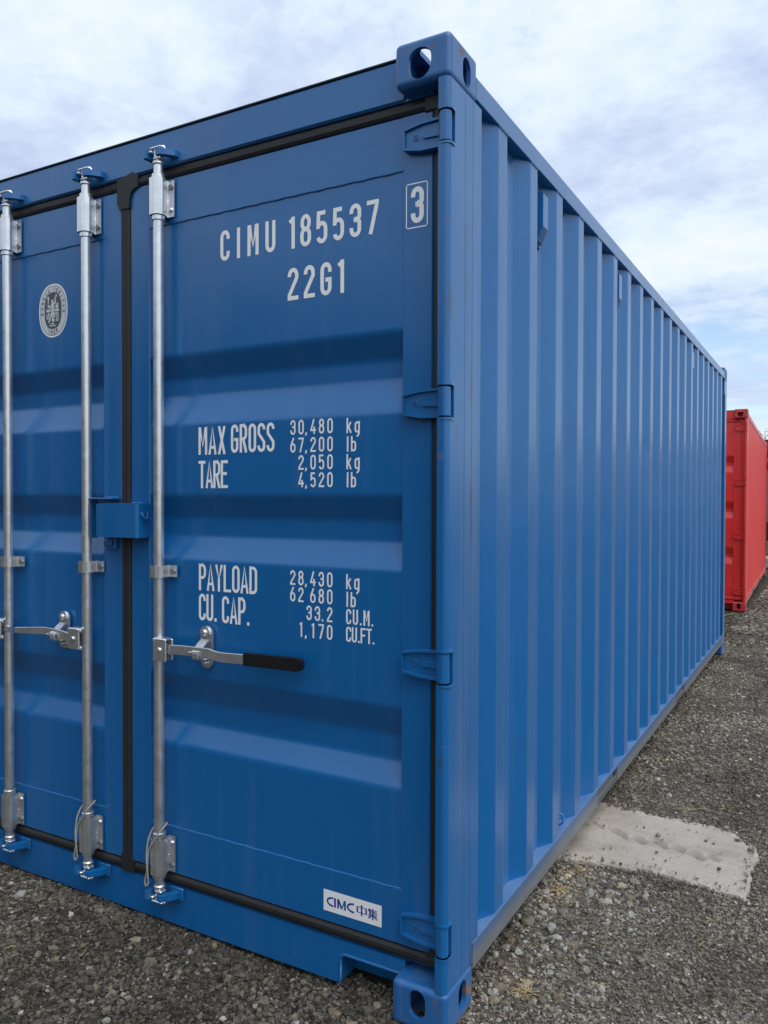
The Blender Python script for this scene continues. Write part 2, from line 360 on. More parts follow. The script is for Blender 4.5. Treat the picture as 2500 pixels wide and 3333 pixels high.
def gravel_ground_mat():
    m, t, b = new_mat('gravel_ground')
    g = N(t, 'ShaderNodeTexCoord'); vec = g.outputs['Object']
    n = N(t, 'ShaderNodeTexNoise'); n.inputs['Scale'].default_value = 90.0; n.inputs['Detail'].default_value = 2; L(t, vec, n.inputs['Vector'])
    a = N(t, 'ShaderNodeVectorMath', operation='MULTIPLY_ADD'); L(t, n.outputs['Color'], a.inputs[0]); a.inputs[1].default_value = (0.007,) * 3; L(t, vec, a.inputs[2])
    v1 = N(t, 'ShaderNodeTexVoronoi'); v1.inputs['Scale'].default_value = 90.0; L(t, a.outputs[0], v1.inputs['Vector'])
    v3 = N(t, 'ShaderNodeTexVoronoi'); v3.inputs['Scale'].default_value = 34.0; L(t, a.outputs[0], v3.inputs['Vector'])
    s1 = N(t, 'ShaderNodeSeparateColor'); L(t, v1.outputs['Color'], s1.inputs[0])
    s3 = N(t, 'ShaderNodeSeparateColor'); L(t, v3.outputs['Color'], s3.inputs[0])
    tone = math_(t, 'ADD', math_(t, 'MULTIPLY', s1.outputs[0], 0.7), math_(t, 'MULTIPLY', s3.outputs[0], 0.3))
    c = ramp(t, tone, [(0.10, (0.035, 0.033, 0.030)), (0.45, (0.078, 0.073, 0.065)), (0.72, (0.135, 0.126, 0.112)), (0.93, (0.26, 0.245, 0.22))])
    patch = ramp(t, noise(t, 1.6, 5, 0.6, vec), [(0.36, 0.0), (0.66, 1.0)])
    c = mixc(t, patch, mixc(t, 1.0, c, (0.72, 0.68, 0.62), 'MULTIPLY'), mixc(t, 1.0, c, (1.2, 1.1, 0.94), 'MULTIPLY'))
    sx_ = N(t, 'ShaderNodeSeparateXYZ'); L(t, vec, sx_.inputs[0])
    tone_x = ramp(t, math_(t, 'ADD', math_(t, 'MULTIPLY', sx_.outputs[0], 1.0), math_(t, 'MULTIPLY', noise(t, 2.0, 3, 0.6, vec), 0.5)), [(0.02, 0.45), (0.30, 1.0)])   # darker in front of the doors, full tone beside the container
    c = mixc(t, 1.0, c, tone_x, 'MULTIPLY')
    L(t, c, b.inputs['Base Color']); setp(b, rough=0.9, spec=0.25)
    h = math_(t, 'ADD', math_(t, 'MULTIPLY', v1.outputs['Distance'], -0.6), math_(t, 'MULTIPLY', v3.outputs['Distance'], -1.0))
    bump(t, b, h, 0.9, 0.009)
    return m
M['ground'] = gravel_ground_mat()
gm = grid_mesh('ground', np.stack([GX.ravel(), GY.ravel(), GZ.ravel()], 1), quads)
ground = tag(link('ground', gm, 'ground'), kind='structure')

# ---------------------------------------------------------------- container builder
W, LEN, H = 2.438, 6.058, 2.591
def mx_(mb): return mb.mapped(lambda x, y, z: (-W - x, y, z), True)
def my_(mb): return mb.mapped(lambda x, y, z: (x, LEN - y, z), True)
def mz_(mb): return mb.mapped(lambda x, y, z: (x, y, H - z), True)
def rounded_box(x0, x1, y0, y1, z0, z1, r, seg=4):
    me = bpy.data.meshes.new('tmp'); import bmesh
    bm = bmesh.new(); bmesh.ops.create_cube(bm, size=1.0)
    for v in bm.verts: v.co = ((x0 + x1) / 2 + v.co.x * (x1 - x0), (y0 + y1) / 2 + v.co.y * (y1 - y0), (z0 + z1) / 2 + v.co.z * (z1 - z0))
    bmesh.ops.bevel(bm, geom=bm.edges[:], offset=r, segments=seg, profile=0.5, affect='EDGES')
    bm.to_mesh(me); bm.free(); return me
def casting_mesh(low=False):
    # near top right casting, hollow, with its front, side and top holes
    o = bpy.data.objects.new('tmp', rounded_box(-0.162, 0, 0, 0.178, H - 0.118, H, 0.016, 5)); COL.objects.link(o)
    def oval(cx, cz, w_, h_, n=10):
        r = w_ / 2; k = h_ / 2 - r
        return arc(cx, cz + k, r, r, 0, 180, n) + arc(cx, cz - k, r, r, 180, 360, n)
    cut = [MB().box(-0.149, -0.013, 0.013, 0.165, H - 0.105, H - 0.014, 0.006)]
    # front hole: D-shaped, side hole: upright oval, top hole: long oval
    zc_ = H - 0.066
    dsh = [(-0.120, zc_ + 0.010)] + arc(-0.087, zc_ + 0.010, 0.033, 0.030, 180, 0, 12) + [(-0.054, zc_ - 0.004)] + arc(-0.087, zc_ - 0.004, 0.033, 0.036, 0, -180, 12)
    if low: dsh = oval(-0.085, H - 0.070, 0.049, 0.076)
    cut.append(MB().prism(dsh, 'y', -0.02, 0.03))
    cut.append(MB().prism(oval(0.104, zc_, 0.051, 0.076), 'x', -0.03, 0.02))
    cut.append(MB().prism(oval(-0.080, 0.089, 0.064, 0.124), 'z', H - 0.03, H + 0.02))
    tmp = [o]
    for c in cut:
        cm = c.mesh('tmp'); import bmesh
        bm = bmesh.new(); bm.from_mesh(cm); bmesh.ops.remove_doubles(bm, verts=bm.verts[:], dist=1e-6); bmesh.ops.recalc_face_normals(bm, faces=bm.faces[:]); bm.to_mesh(cm); bm.free()
        q = bpy.data.objects.new('tmp', cm); COL.objects.link(q); tmp.append(q)
        md = o.modifiers.new('b', 'BOOLEAN'); md.operation = 'DIFFERENCE'; md.solver = 'EXACT'; md.object = q
    me = evaluated(o)
    mb = MB(); mb.v = [tuple(v.co) for v in me.vertices]
    for p in me.polygons: mb.f.append(list(p.vertices)); mb.m.append(0); mb.s.append(False)
    for q in tmp: bpy.data.objects.remove(q)
    return mb
CAST = casting_mesh(); CASTB = casting_mesh(True)
HINGES = (0.250, 0.962, 1.651, 2.353)
DF, DP = 0.055, 0.060        # depth of the door frame face and of the door panel face behind the castings

def post_parts():
    nose = [(-0.036, 0.007)] + arc(-0.030, 0.006, 0.006, 0.005, 180, 270, 3) + arc(-0.019, 0.017, 0.016, 0.016, 270, 360, 8)
    side = [(-0.003, 0.1035), (-0.006, 0.1045), (-0.003, 0.1055), (-0.003, 0.1535), (-0.006, 0.1545), (-0.003, 0.1555), (-0.003, 0.214), (-0.060, 0.214), (-0.060, 0.110), (-0.072, 0.100), (-0.072, 0.080), (-0.036, 0.080)]
    full = nose + side
    cutp = [(-0.036, 0.038), (-0.003, 0.038)] + side
    mb = MB(); z = 0.116
    for h in HINGES:
        a, b = h - 0.0415, h + 0.0415
        mb.prism(full, 'z', z, a); mb.prism(cutp, 'z', a, b); z = b
    mb.prism(full, 'z', z, H - 0.116)
    # weld lips above and below every hinge pocket
    for h in HINGES:
        for s_ in (-1, 1):
            zz = h + s_ * 0.0445
            mb.prism(arc(-0.019, 0.019, 0.020, 0.020, 180, 360, 10) + [(-0.001, 0.036), (-0.034, 0.036)], 'z', zz - 0.003, zz + 0.003)
    return mb

def hinge(zc, parent, mirror, mats, mark=True):
    mb = MB()
    pl = [(-0.153, zc - 0.024), (-0.148, zc - 0.027), (-0.100, zc - 0.036), (-0.040, zc - 0.038), (-0.040, zc + 0.038), (-0.100, zc + 0.036), (-0.148, zc + 0.027), (-0.153, zc + 0.024)]
    mb.prism(pl, 'y', 0.0405, 0.0548)
    for s_ in (-1, 1):       # raised rims along the top and bottom edges
        rim = [(-0.150, zc + s_ * 0.0225), (-0.100, zc + s_ * 0.0310), (-0.030, zc + s_ * 0.0330), (-0.030, zc + s_ * 0.0392), (-0.100, zc + s_ * 0.0375), (-0.150, zc + s_ * 0.0280)]
        mb.prism(rim, 'y', 0.0325, 0.050)
    mb.prism([(-0.100, zc), (-0.092, zc + 0.0065), (-0.046, zc + 0.0085), (-0.046, zc - 0.0085), (-0.092, zc - 0.0065)], 'y', 0.0345, 0.050)
    mb.prism([(-0.1545, zc - 0.0250), (-0.1480, zc - 0.0250), (-0.1480, zc + 0.0250), (-0.1545, zc + 0.0250)], 'y', 0.0345, 0.054)
    # arm round to the pin
    mb.prism([(-0.048, 0.046), (-0.040, 0.018), (-0.030, 0.010), (-0.012, 0.012), (-0.010, 0.030), (-0.040, 0.054)], 'z', zc - 0.0375, zc + 0.0375)
    if mark:
        mb.tube([(-0.117 + 0.0085 * math.cos(a), 0.0400, zc + 0.0075 * math.sin(a)) for a in np.linspace(0, 2 * math.pi, 18, endpoint=False)], 0.0013, 6, closed=True)
        mb.box(-0.1225, -0.1115, 0.0392, 0.0408, zc + 0.0005, zc + 0.0022); mb.box(-0.1215, -0.1125, 0.0392, 0.0408, zc - 0.0030, zc - 0.0014)
    mb.lathe(-0.0195, 0.0165, [(zc - 0.0385, 0.0135), (zc - 0.0370, 0.0155), (zc + 0.0370, 0.0155), (zc + 0.0385, 0.0135)], 20)
    if mirror: mb = mx_(mb)
    return build('hinge', mb, mats, parent)

def door_mesh(bands, xl, xr):
    # one door leaf: frame of stiles and rails with the pressed panel between them
    mb = MB(); z0, z1 = 0.1805, 2.4268; zs0, zs1 = 0.333, 2.283
    st_r, st_l = xr - 0.090, xl + 0.085
    mb.box(st_r, xr, DF, DF + 0.045, z0, z1, 0.003); mb.box(xl, st_l, DF, DF + 0.045, z0, z1, 0.003)
    # rails stop short of the stiles' faces by a hair
    mb.box(st_l - 0.004, st_r + 0.004, DF + 0.0015, DF + 0.043, zs1, z1 - 0.0005, 0.002); mb.box(st_l - 0.004, st_r + 0.004, DF + 0.0015, DF + 0.043, z0 + 0.0005, zs0, 0.002)
    line = [(zs1 + 0.006, DP)]
    for a, b_, c, d in bands: line += [(a, DP), (b_, DP + 0.036), (c, DP + 0.036), (d, DP)]
    line += [(zs0 - 0.006, DP)]
    # rounded fold lines of the pressing
    rl = [line[0]]
    for i in range(1, len(line) - 1):
        p0, p, p1 = Vector(line[i - 1]), Vector(line[i]), Vector(line[i + 1]); r = 0.010
        a, b_ = p + (p0 - p).normalized() * r, p + (p1 - p).normalized() * r
        for k in range(5):
            t = k / 4; rl.append(tuple(a * (1 - t) ** 2 + p * 2 * t * (1 - t) + b_ * t * t))
    rl.append(line[-1])
    n = len(rl); xa, xb = st_l - 0.002, st_r + 0.002
    vs = [(xa, y, z) for z, y in rl] + [(xb, y, z) for z, y in rl]
    for i in range(n - 1): mb.add([vs[i], vs[i + 1], vs[n + i + 1], vs[n + i]], [(0, 1, 2, 3)], 0, False)
    # weld beads round the panel
    for zz in (zs0 - 0.001, zs1 + 0.001):
        pts = [(xa + 0.004 + (xb - xa - 0.008) * i / 60, DP - 0.0008 + 0.0006 * math.sin(i * 2.1 + zz * 7), zz + 0.0008 * math.sin(i * 1.3)) for i in range(61)]
        mb.tube(pts, 0.0032, 6)
    for xx in (xa + 0.003, xb - 0.003):
        zsg = [zs1] + [q for bnd in bands for q in (bnd[0], bnd[3])] + [zs0]
        for a, b_ in zip(zsg[0::2], zsg[1::2]):
            mb.tube([(xx, DP, a + (b_ - a) * i / 20 + 0.0) for i in range(21)], 0.0024, 6)
    return mb

def sleeve_profile(x, wplate, s_=1):
    # strap wrapped round the bar and folded flat on to the door, plan view
    return [(x - s_ * 0.011, 0.0535), (x - s_ * 0.0205, 0.042), (x - s_ * 0.0232, 0.022), (x - s_ * 0.0205, 0.008), (x - s_ * 0.0150, 0.0005), (x - s_ * 0.005, -0.0015), (x + s_ * 0.007, -0.0015), (x + s_ * 0.0165, 0.004), (x + s_ * 0.0212, 0.014),
            (x + s_ * 0.0195, 0.028), (x + s_ * 0.0105, 0.0465), (x + s_ * 0.0145, 0.0505), (x + s_ * (0.0145 + wplate), 0.0505)]

def strap(mb, x, z0, z1, wplate):
    line = sleeve_profile(x, wplate)
    mb.sheet(line, 'z', z0, z1, -0.0035)
def hexbolt(parent, x, z, dome=False, name='bolt'):
    mb = MB(); y = 0.0502
    if dome: mb.tube([(x, y, z), (x, y - 0.003, z), (x, y - 0.0065, z), (x, y - 0.0085, z)], [0.0095, 0.0092, 0.0062, 0.0015], 14)
    else:
        mb.tube([(x, y, z), (x, y - 0.0015, z)], 0.0108, 16, smooth=False); mb.tube([(x, y - 0.0015, z), (x, y - 0.0085, z)], [0.0092, 0.0088], 6, smooth=False)
    return build(name, mb, 'zinc' if dome else 'bolt', parent)

def locking_bar(root, x, rodm, blue, top_open, handle=0, grip=False, detail=True, hz=0.922):
    y = 0.020
    mb = MB(); R_ = 0.0166
    mb.lathe(x, y, [(0.150, 0.0145), (0.192, 0.0150), (0.192, R_), (2.418, R_), (2.418, 0.0150), (2.462, 0.0145)], 24)
    for a, b_ in ((0.306, 0.3235), (0.176, 0.1885), (2.2825, 2.2985), (2.4155, 2.4295)):   # collars above and below the sleeves
        mb.lathe(x, y, [(a, 0.0192), (a + 0.0015, 0.0207), (b_ - 0.0015, 0.0207), (b_, 0.0192)], 24)
    for a, b_ in ((0.142, 0.1535), (2.4585, 2.470)): mb.lathe(x, y, [(a, 0.0160), (a + 0.003, 0.0184), (b_ - 0.003, 0.0184), (b_, 0.0160)], 20)
    rod = build('locking_bar', mb, rodm, root)
    for (z0, z1) in ((0.1892, 0.3052), (2.299, 2.415)):
        s = MB(); strap(s, x, z0, z1, 0.026)
        s.tube([(x + 0.0110, 0.0475, (z0 + z1) / 2 - 0.004), (x + 0.0115, 0.0435, (z0 + z1) / 2)], [0.006, 0.001], 8)
        br = build('bracket', s, rodm, rod)
        if detail:
            for zz in (z0 + 0.022, z1 - 0.022):
                hexbolt(rod, x + 0.0285, zz, dome=(zz > z1 - 0.05) if z0 < 1 else (x > -1.1 and zz < z0 + 0.05))
                h = MB(); h.tube([(x - 0.0165, 0.0060, zz), (x - 0.0185, -0.0002, zz)], [0.0046, 0.0046], 12)
                build('pin_hole', h, 'hole', rod)
    s = MB(); strap(s, x, 1.1462, 1.184, 0.036); build('guide_clamp', s, rodm, rod)
    if detail:
        hexbolt(rod, x + 0.036, 1.165); h = MB(); h.tube([(x - 0.0165, 0.0060, 1.165), (x - 0.0185, -0.0002, 1.165)], 0.0042, 12); build('pin_hole', h, 'hole', rod)
    # cam ends: stem, two cross claws and the spine between them
    for zs in (1, -1):
        def Z(t): return 2.468 + t if zs > 0 else 0.144 - t
        c = MB()
        def bx(x0, x1, y0, y1, a, b_, bv=0.0025): c.box(x + x0, x + x1, y0, y1, min(Z(a), Z(b_)), max(Z(a), Z(b_)), bv)
        bx(-0.013, 0.013, y - 0.013, y + 0.013, 0.0, 0.006)
        bx(-0.0085, 0.022, y - 0.016, y + 0.009, 0.0045, 0.0125)
        bx(-0.011, 0.006, y - 0.012, y + 0.012, 0.0110, 0.041, 0.004)
        bx(-0.019, 0.027, y - 0.019, y + 0.003, 0.0375, 0.0445)
        bx(-0.0235, -0.010, y - 0.021, y - 0.004, 0.0255, 0.034, 0.003)
        c.tube([(x + 0.017, y - 0.012, Z(0.040)), (x + 0.030, y - 0.006, Z(0.041)), (x + 0.032, y - 0.002, Z(0.034))], [0.006, 0.0055, 0.004], 8)
        build('cam', c, rodm, rod)
        k = MB()
        def kx(pl, y0, y1, a, b_): k.prism([(x + p[0], p[1]) for p in pl], 'z', min(Z(a), Z(b_)), max(Z(a), Z(b_)))
        kx([(-0.030, 0.058), (-0.041, 0.030), (-0.042, -0.002), (-0.034, -0.008), (-0.025, -0.006), (-0.022, 0.020), (-0.020, 0.058)], 0, 0, 0.010, 0.036)
        kx([(0.062, 0.058), (0.058, 0.034), (0.040, 0.010), (0.024, -0.002), (0.010, -0.004), (0.006, 0.004), (0.010, 0.016), (0.030, 0.034), (0.034, 0.058)], 0, 0, 0.0150, 0.0335)
        k.box(x + 0.020, x + 0.074, 0.0475, 0.0545, min(Z(0.002), Z(0.042)), max(Z(0.002), Z(0.042)), 0.003)
        build('cam_keeper', k, blue, rod)
    if handle:
        s_ = handle
        h = MB()
        h.box(min(x + s_ * 0.004, x + s_ * 0.060), max(x + s_ * 0.004, x + s_ * 0.060), -0.0125, -0.0065, hz - 0.038, hz + 0.033, 0.002)
        h.box(min(x + s_ * 0.004, x + s_ * 0.062), max(x + s_ * 0.004, x + s_ * 0.062), 0.0145, 0.0205, hz - 0.036, hz + 0.031, 0.002)
        h.box(min(x + s_ * 0.010, x + s_ * 0.058), max(x + s_ * 0.010, x + s_ * 0.058), -0.0125, 0.0205, hz + 0.0275, hz + 0.0345, 0.003)
        h.tube([(x + s_ * 0.033, -0.0124, hz - 0.002), (x + s_ * 0.033, -0.0160, hz - 0.002), (x + s_ * 0.033, -0.0178, hz - 0.002)], [0.0085, 0.0085, 0.006], 14)
        for zz in (hz - 0.033, hz + 0.026): h.tube([(x + s_ * 0.002, -0.003, zz - 0.006), (x + s_ * 0.003, -0.006, zz), (x + s_ * 0.002, -0.003, zz + 0.006)], [0.003, 0.005, 0.003], 8)
        build('handle_hub', h, rodm, rod)
        # flat bar with a joggle
        a = MB()
        if grip: cl = [(0.028, 0.002, 0.0), (0.120, 0.003, 0.003), (0.200, 0.004, 0.004), (0.225, 0.0045, 0.003), (0.255, 0.009, -0.004), (0.285, 0.012, -0.005), (0.360, 0.013, -0.003), (0.372, 0.013, -0.002)]
        else: cl = [(0.028, 0.002, -0.002), (0.075, 0.003, -0.003), (0.110, 0.006, 0.002), (0.160, 0.009, 0.007), (0.215, 0.010, 0.008), (0.240, 0.008, 0.006), (0.350, 0.006, -0.001), (0.362, 0.006, -0.002)]
        hh = [0.0150] * 8 if grip else [0.0165, 0.016, 0.015, 0.013, 0.013, 0.0125, 0.0105, 0.0100]
        vs = []
        for (dx, yy, dz), q in zip(cl, hh):
            for (yy2, zz2) in ((-0.0045, -q + 0.001), (-0.0035, -q), (0.0035, -q), (0.0045, -q + 0.001), (0.0045, q - 0.001), (0.0035, q), (-0.0035, q), (-0.0045, q - 0.001)):
                vs.append((x + s_ * dx, yy + yy2, hz + dz + zz2))
        n = 8; fs = []
        for i in range(len(cl) - 1):
            for j in range(n):
                q = (i * n + j, i * n + (j + 1) % n, (i + 1) * n + (j + 1) % n, (i + 1) * n + j); fs.append(q[::-1] if s_ > 0 else q)
        k0 = (len(cl) - 1) * n
        e0, e1 = list(range(n)), [k0 + j for j in range(n)][::-1]
        fs += [e0 if s_ > 0 else e0[::-1], e1 if s_ > 0 else e1[::-1]]
        a.add(vs, fs); build('handle', a, rodm, rod)
        if grip:
            g = MB(); x0, x1 = x + s_ * 0.357, x + s_ * 0.567
            pl = [(x0, hz - 0.0195), (x1 - s_ * 0.012, hz - 0.017), (x1 - s_ * 0.004, hz - 0.013), (x1, hz - 0.005), (x1, hz + 0.011), (x1 - s_ * 0.004, hz + 0.018), (x1 - s_ * 0.012, hz + 0.021), (x0, hz + 0.0175)]
            for (ya, yb, ins) in ((0.0035, 0.0225, 0.0),): g.prism(pl, 'y', ya, yb)
            cz = hz + 0.001; xm = (x0 + x1) / 2
            inner = [(xm + (p[0] - xm) * 0.975, cz + (p[1] - cz) * 0.86) for p in pl]
            g.prism(inner, 'y', 0.0008, 0.0252); build('grip', g, 'grip', rod)
        # keeper plate on the door with the latch over the bar
        kx0 = x + s_ * (0.176 if grip else 0.149)
        k = MB(); kz = 0.9335; hgt = 0.066
        pl = [(kx0 + a, kz + hgt - 0.024 + b_) for a, b_ in arc(0, 0, 0.0245, 0.024, 0, 180, 10)] + [(kx0 + a, kz - hgt + 0.024 + b_) for a, b_ in arc(0, 0, 0.0245, 0.024, 180, 360, 10)]
        k.prism(pl, 'y', 0.0465, 0.0525)
        pl2 = [(kx0 - 0.003 + (p[0] - kx0) * 0.82, p[1]) for p in pl if p[1] > kz + 0.028]
        k.prism(pl2, 'y', 0.0405, 0.0475)
        k.box(kx0 - 0.020, kx0 + 0.020, 0.018, 0.047, kz - 0.036, kz - 0.031, 0.002); k.box(kx0 - 0.015, kx0 + 0.015, 0.016, 0.021, kz - 0.037, kz - 0.010, 0.002)
        for zz in (kz + 0.046, kz - 0.049): k.tube([(kx0 - 0.003, 0.0475, zz), (kx0 - 0.003, 0.0365, zz), (kx0 - 0.003, 0.0335, zz)], [0.0105, 0.0102, 0.007], 14)
        build('handle_keeper', k, rodm, rod)
        f = MB()
        fl = [(0.0415, kz + 0.026), (0.030, kz + 0.018), (0.004, kz - 0.001), (-0.004, kz - 0.006), (-0.008, kz - 0.006), (-0.006, kz - 0.010), (0.002, kz - 0.011), (0.006, kz - 0.006), (0.033, kz + 0.013), (0.0415, kz + 0.020)]
        f.prism(fl, 'x', kx0 - 0.017, kx0 + 0.015)
        f.box(kx0 - 0.030, kx0 + 0.012, -0.0075, -0.0025, kz - 0.0125, kz - 0.0085, 0.0015)
        f.box(kx0 - 0.012, kx0 + 0.014, -0.0065, 0.018, kz - 0.030, kz - 0.026, 0.001); f.box(kx0 - 0.012, kx0 + 0.014, -0.0065, -0.0025, kz - 0.029, kz - 0.013, 0.001)
        build('latch', f, rodm, rod)
    return rod

def corrugated_side(first=0.350, pitch=0.280, count=20):
    pts = [(-0.042, 0.190), (-0.042, first - 0.068)]
    for i in range(count):
        y0 = first + pitch * i
        pts += [(-0.006, y0), (-0.006, y0 + 0.072), (-0.042, y0 + 0.140), (-0.042, y0 + 0.212)]
    pts[-1] = (-0.042, LEN - 0.19)
    rl = [pts[0]]
    for i in range(1, len(pts) - 1):
        p0, p, p1 = Vector(pts[i - 1]), Vector(pts[i]), Vector(pts[i + 1]); r = 0.0055
        a, b_ = p + (p0 - p).normalized() * r, p + (p1 - p).normalized() * r
        for k in range(4):
            t = k / 3; rl.append(tuple(a * (1 - t) ** 2 + p * 2 * t * (1 - t) + b_ * t * t))
    rl.append(pts[-1])
    zs = [0.1705, 2.489]; n = len(rl)
    mb = MB(); vs = [(x, y, z) for z in zs for x, y in rl]
    for i in range(n - 1): mb.add([vs[i], vs[i + 1], vs[n + i + 1], vs[n + i]], [(0, 1, 2, 3)], 0, False)
    return mb
SIDE = corrugated_side()
POST = post_parts()

def container(name, paintm, castm, gasketm, rodm, bands, bars, railm, postm):
    root = bpy.data.objects.new(name, None); COL.objects.link(root); root.empty_display_size = 0.3
    # castings
    for fn, cm in ((lambda m: m, CAST), (mx_, CAST), (mz_, CASTB), (lambda m: mx_(mz_(m)), CASTB)):
        for g in (lambda m: m, my_): build('corner_casting', g(fn(cm)), castm, root)
    build('corner_post', POST, postm, root); build('corner_post', mx_(POST), postm, root)
    fp = MB().prism([(-0.003, 0.006), (-0.003, 0.150), (-0.010, 0.158), (-0.060, 0.158), (-0.150, 0.100), (-0.150, 0.006)], 'z', 0.116, H - 0.116)
    fp.tube([(-0.002, 0.155, 0.2 + 0.05 * i) for i in range(44)], 0.003, 6)
    build('corner_post', my_(fp), paintm, root); build('corner_post', mx_(my_(fp)), paintm, root)
    # side walls and rails
    build('side_wall', SIDE, paintm, root); build('side_wall', mx_(SIDE), paintm, root)
    tr = MB().prism([(-0.062, 2.4875), (-0.005, 2.4875), (-0.003, 2.4895), (-0.003, 2.5455), (-0.006, 2.5485), (-0.062, 2.5485)], 'y', 0.176, LEN - 0.176)
    # weld bead under the rail where each crest touches it
    for i in range(20):
        y0 = 0.350 + 0.28 * i
        tr.tube([(-0.0065 + 0.0012 * math.sin(k * 2.3 + i), y0 - 0.004 + 0.080 * k / 8, 2.4872 - 0.001 * (k % 2)) for k in range(9)], 0.0034, 6)
    build('top_rail', tr, paintm, root); build('top_rail', mx_(tr), paintm, root)
    br = MB(); pk = [(1.520, 1.872), (3.460, 3.786)]; y = 0.176
    for a, b_ in pk + [(LEN - 0.176, None)]:
        br.prism([(-0.070, 0.0980), (-0.0025, 0.0980), (-0.0010, 0.1000), (-0.0010, 0.1700), (-0.0025, 0.1720), (-0.070, 0.1720)], 'y', y, a)
        if b_:
            br.prism([(-0.070, 0.1630), (-0.0025, 0.1630), (-0.0010, 0.1640), (-0.0010, 0.1700), (-0.0025, 0.1720), (-0.070, 0.1720)], 'y', a, b_); y = b_
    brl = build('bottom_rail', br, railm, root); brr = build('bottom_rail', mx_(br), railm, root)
    for a, b_ in pk:
        p = MB(); p.box(-0.012, -0.006, a + 0.002, b_ - 0.060, 0.099, 0.1620, 0.0); p.box(-0.012, -0.003, a + 0.002, b_ - 0.002, 0.0990, 0.1290, 0.002)
        build('pocket_plate', p, 'pocket', brl)
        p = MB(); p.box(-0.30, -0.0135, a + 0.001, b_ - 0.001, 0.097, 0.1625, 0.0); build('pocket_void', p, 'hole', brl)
    # roof, floor and front wall
    rf = MB(); prof = []
    yy = 0.10; prof.append((yy, 2.565)); 
    while yy < LEN - 0.25: prof += [(yy + 0.03, 2.583), (yy + 0.10, 2.583), (yy + 0.13, 2.565), (yy + 0.209, 2.565)]; yy += 0.209
    rf.sheet(prof, 'x', -W + 0.05, -0.05, -0.002); rf.box(-0.075, -0.045, 0.17, LEN - 0.17, 2.546, 2.567); rf.box(-W + 0.045, -W + 0.075, 0.17, LEN - 0.17, 2.546, 2.567)
    build('roof', rf, paintm, root)
    fl = MB().box(-W + 0.06, -0.06, 0.16, LEN - 0.06, 0.105, 0.165); build('floor', fl, 'floor_ply', root)
    fw = MB(); pts = []
    xx = -0.16
    while xx > -W + 0.33: pts += [(xx, LEN - 0.02), (xx - 0.11, LEN - 0.02), (xx - 0.125, LEN - 0.065), (xx - 0.235, LEN - 0.065)]; xx -= 0.25
    fw.sheet(pts + [(-W + 0.15, LEN - 0.065)], 'z', 0.13, 2.52, 0.002); fw.box(-W + 0.162, -0.162, LEN - 0.06, LEN - 0.01, 0.02, 0.14, 0.004); fw.box(-W + 0.162, -0.162, LEN - 0.06, LEN - 0.006, 2.48, 2.575, 0.004)
    build('front_wall', fw, paintm, root)
    # door header
    hd = MB().box(-W + 0.155, -0.155, 0.048, 0.120, 2.466, 2.5755, 0.004); hd.box(-W + 0.07, -0.07, 0.054, 0.13, 2.4645, 2.5, 0.0)
    hdo = build('door_header', hd, paintm, root)
    sl_ = MB().box(-W + 0.155, -0.155, 0.0445, 0.14, 2.5765, 2.5825, 0.002); build('sealant_strip', sl_, 'sealant', hdo)
    # door sill with the notch beside each casting
    s = MB(); nl, nr, nt_ = -0.360, -0.150, 0.100
    def notch(sg):
        q = [(nl, 0.014)] + [(nl + 0.002, nt_ - 0.016)] + arc(nl + 0.018, nt_ - 0.016, 0.016, 0.016, 180, 90, 5) + [(nr, nt_)]
        return q
    right = notch(1); left = [(-W - p[0], p[1]) for p in reversed(right)]
    poly = [(-W + 0.150, 0.137)] + left + right + [(-0.150, 0.137)]
    poly = [(-0.150, 0.137), (-W + 0.150, 0.137)] + left + right
    s.prism(poly, 'y', 0.058, 0.068); s.box(-W + 0.15, -0.15, 0.0605, 0.16, 0.124, 0.1365); s.box(-W + 0.36, -0.36, 0.069, 0.16, 0.016, 0.124)
    s.box(-W + 0.15, -0.15, 0.145, 0.16, 0.012, 0.123)
    for rim in (right, left): s.tube([(p[0], 0.0575, p[1]) for p in rim], 0.0042, 8)
    s.box(-W + 0.08, -0.08, 0.070, 0.13, 0.1365, 0.150)
    build('door_sill', s, paintm, root)
    # doors
    xr, xc = -0.074, -1.2105
    dr = build('door', door_mesh(bands, xc + 0.0215, xr), paintm, root)
    dl = build('door', door_mesh(bands, -W - xr, xc - 0.0215), paintm, root)
    for hz_ in HINGES: hinge(hz_, dr, False, paintm); hinge(hz_, dl, True, paintm)
    # rubber seal: stepped strips round both doors
    g = MB()
    def hs(za, zb, y0):
        zm = (za + zb) / 2
        return [(y0 + 0.012, za), (y0 + 0.002, za + 0.002), (y0 - 0.003, za + 0.010), (y0 - 0.0035, zm + 0.002), (y0 + 0.0015, zb - 0.012), (y0 + 0.004, zb - 0.003), (y0 + 0.014, zb - 0.001), (y0 + 0.03, zm)]
    g.prism(hs(2.4272, 2.4630, 0.0535), 'x', -W + 0.05, -0.05); g.prism([(p[0], 0.322 - p[1]) for p in hs(0.1432, 0.1790, 0.0535)], 'x', -W + 0.05, -0.05)
    g.prism([(xc - 0.0215, 0.066), (xc - 0.0210, 0.054), (xc - 0.010, 0.0485), (xc - 0.001, 0.0515), (xc + 0.001, 0.0515), (xc + 0.010, 0.0485), (xc + 0.0210, 0.054), (xc + 0.0215, 0.066)], 'z', 0.150, 2.45)
    for sx in (0, 1):
        v = MB().box(-0.0735, -0.0365, 0.0535, 0.075, 0.15, 2.46, 0.005); v.box(-0.10, -0.0365, 0.0500, 0.062, 2.420, 2.4635, 0.006); v.box(-0.09, -0.0365, 0.0515, 0.062, 0.146, 0.188, 0.006)
        g.merge(mx_(v) if sx else v)
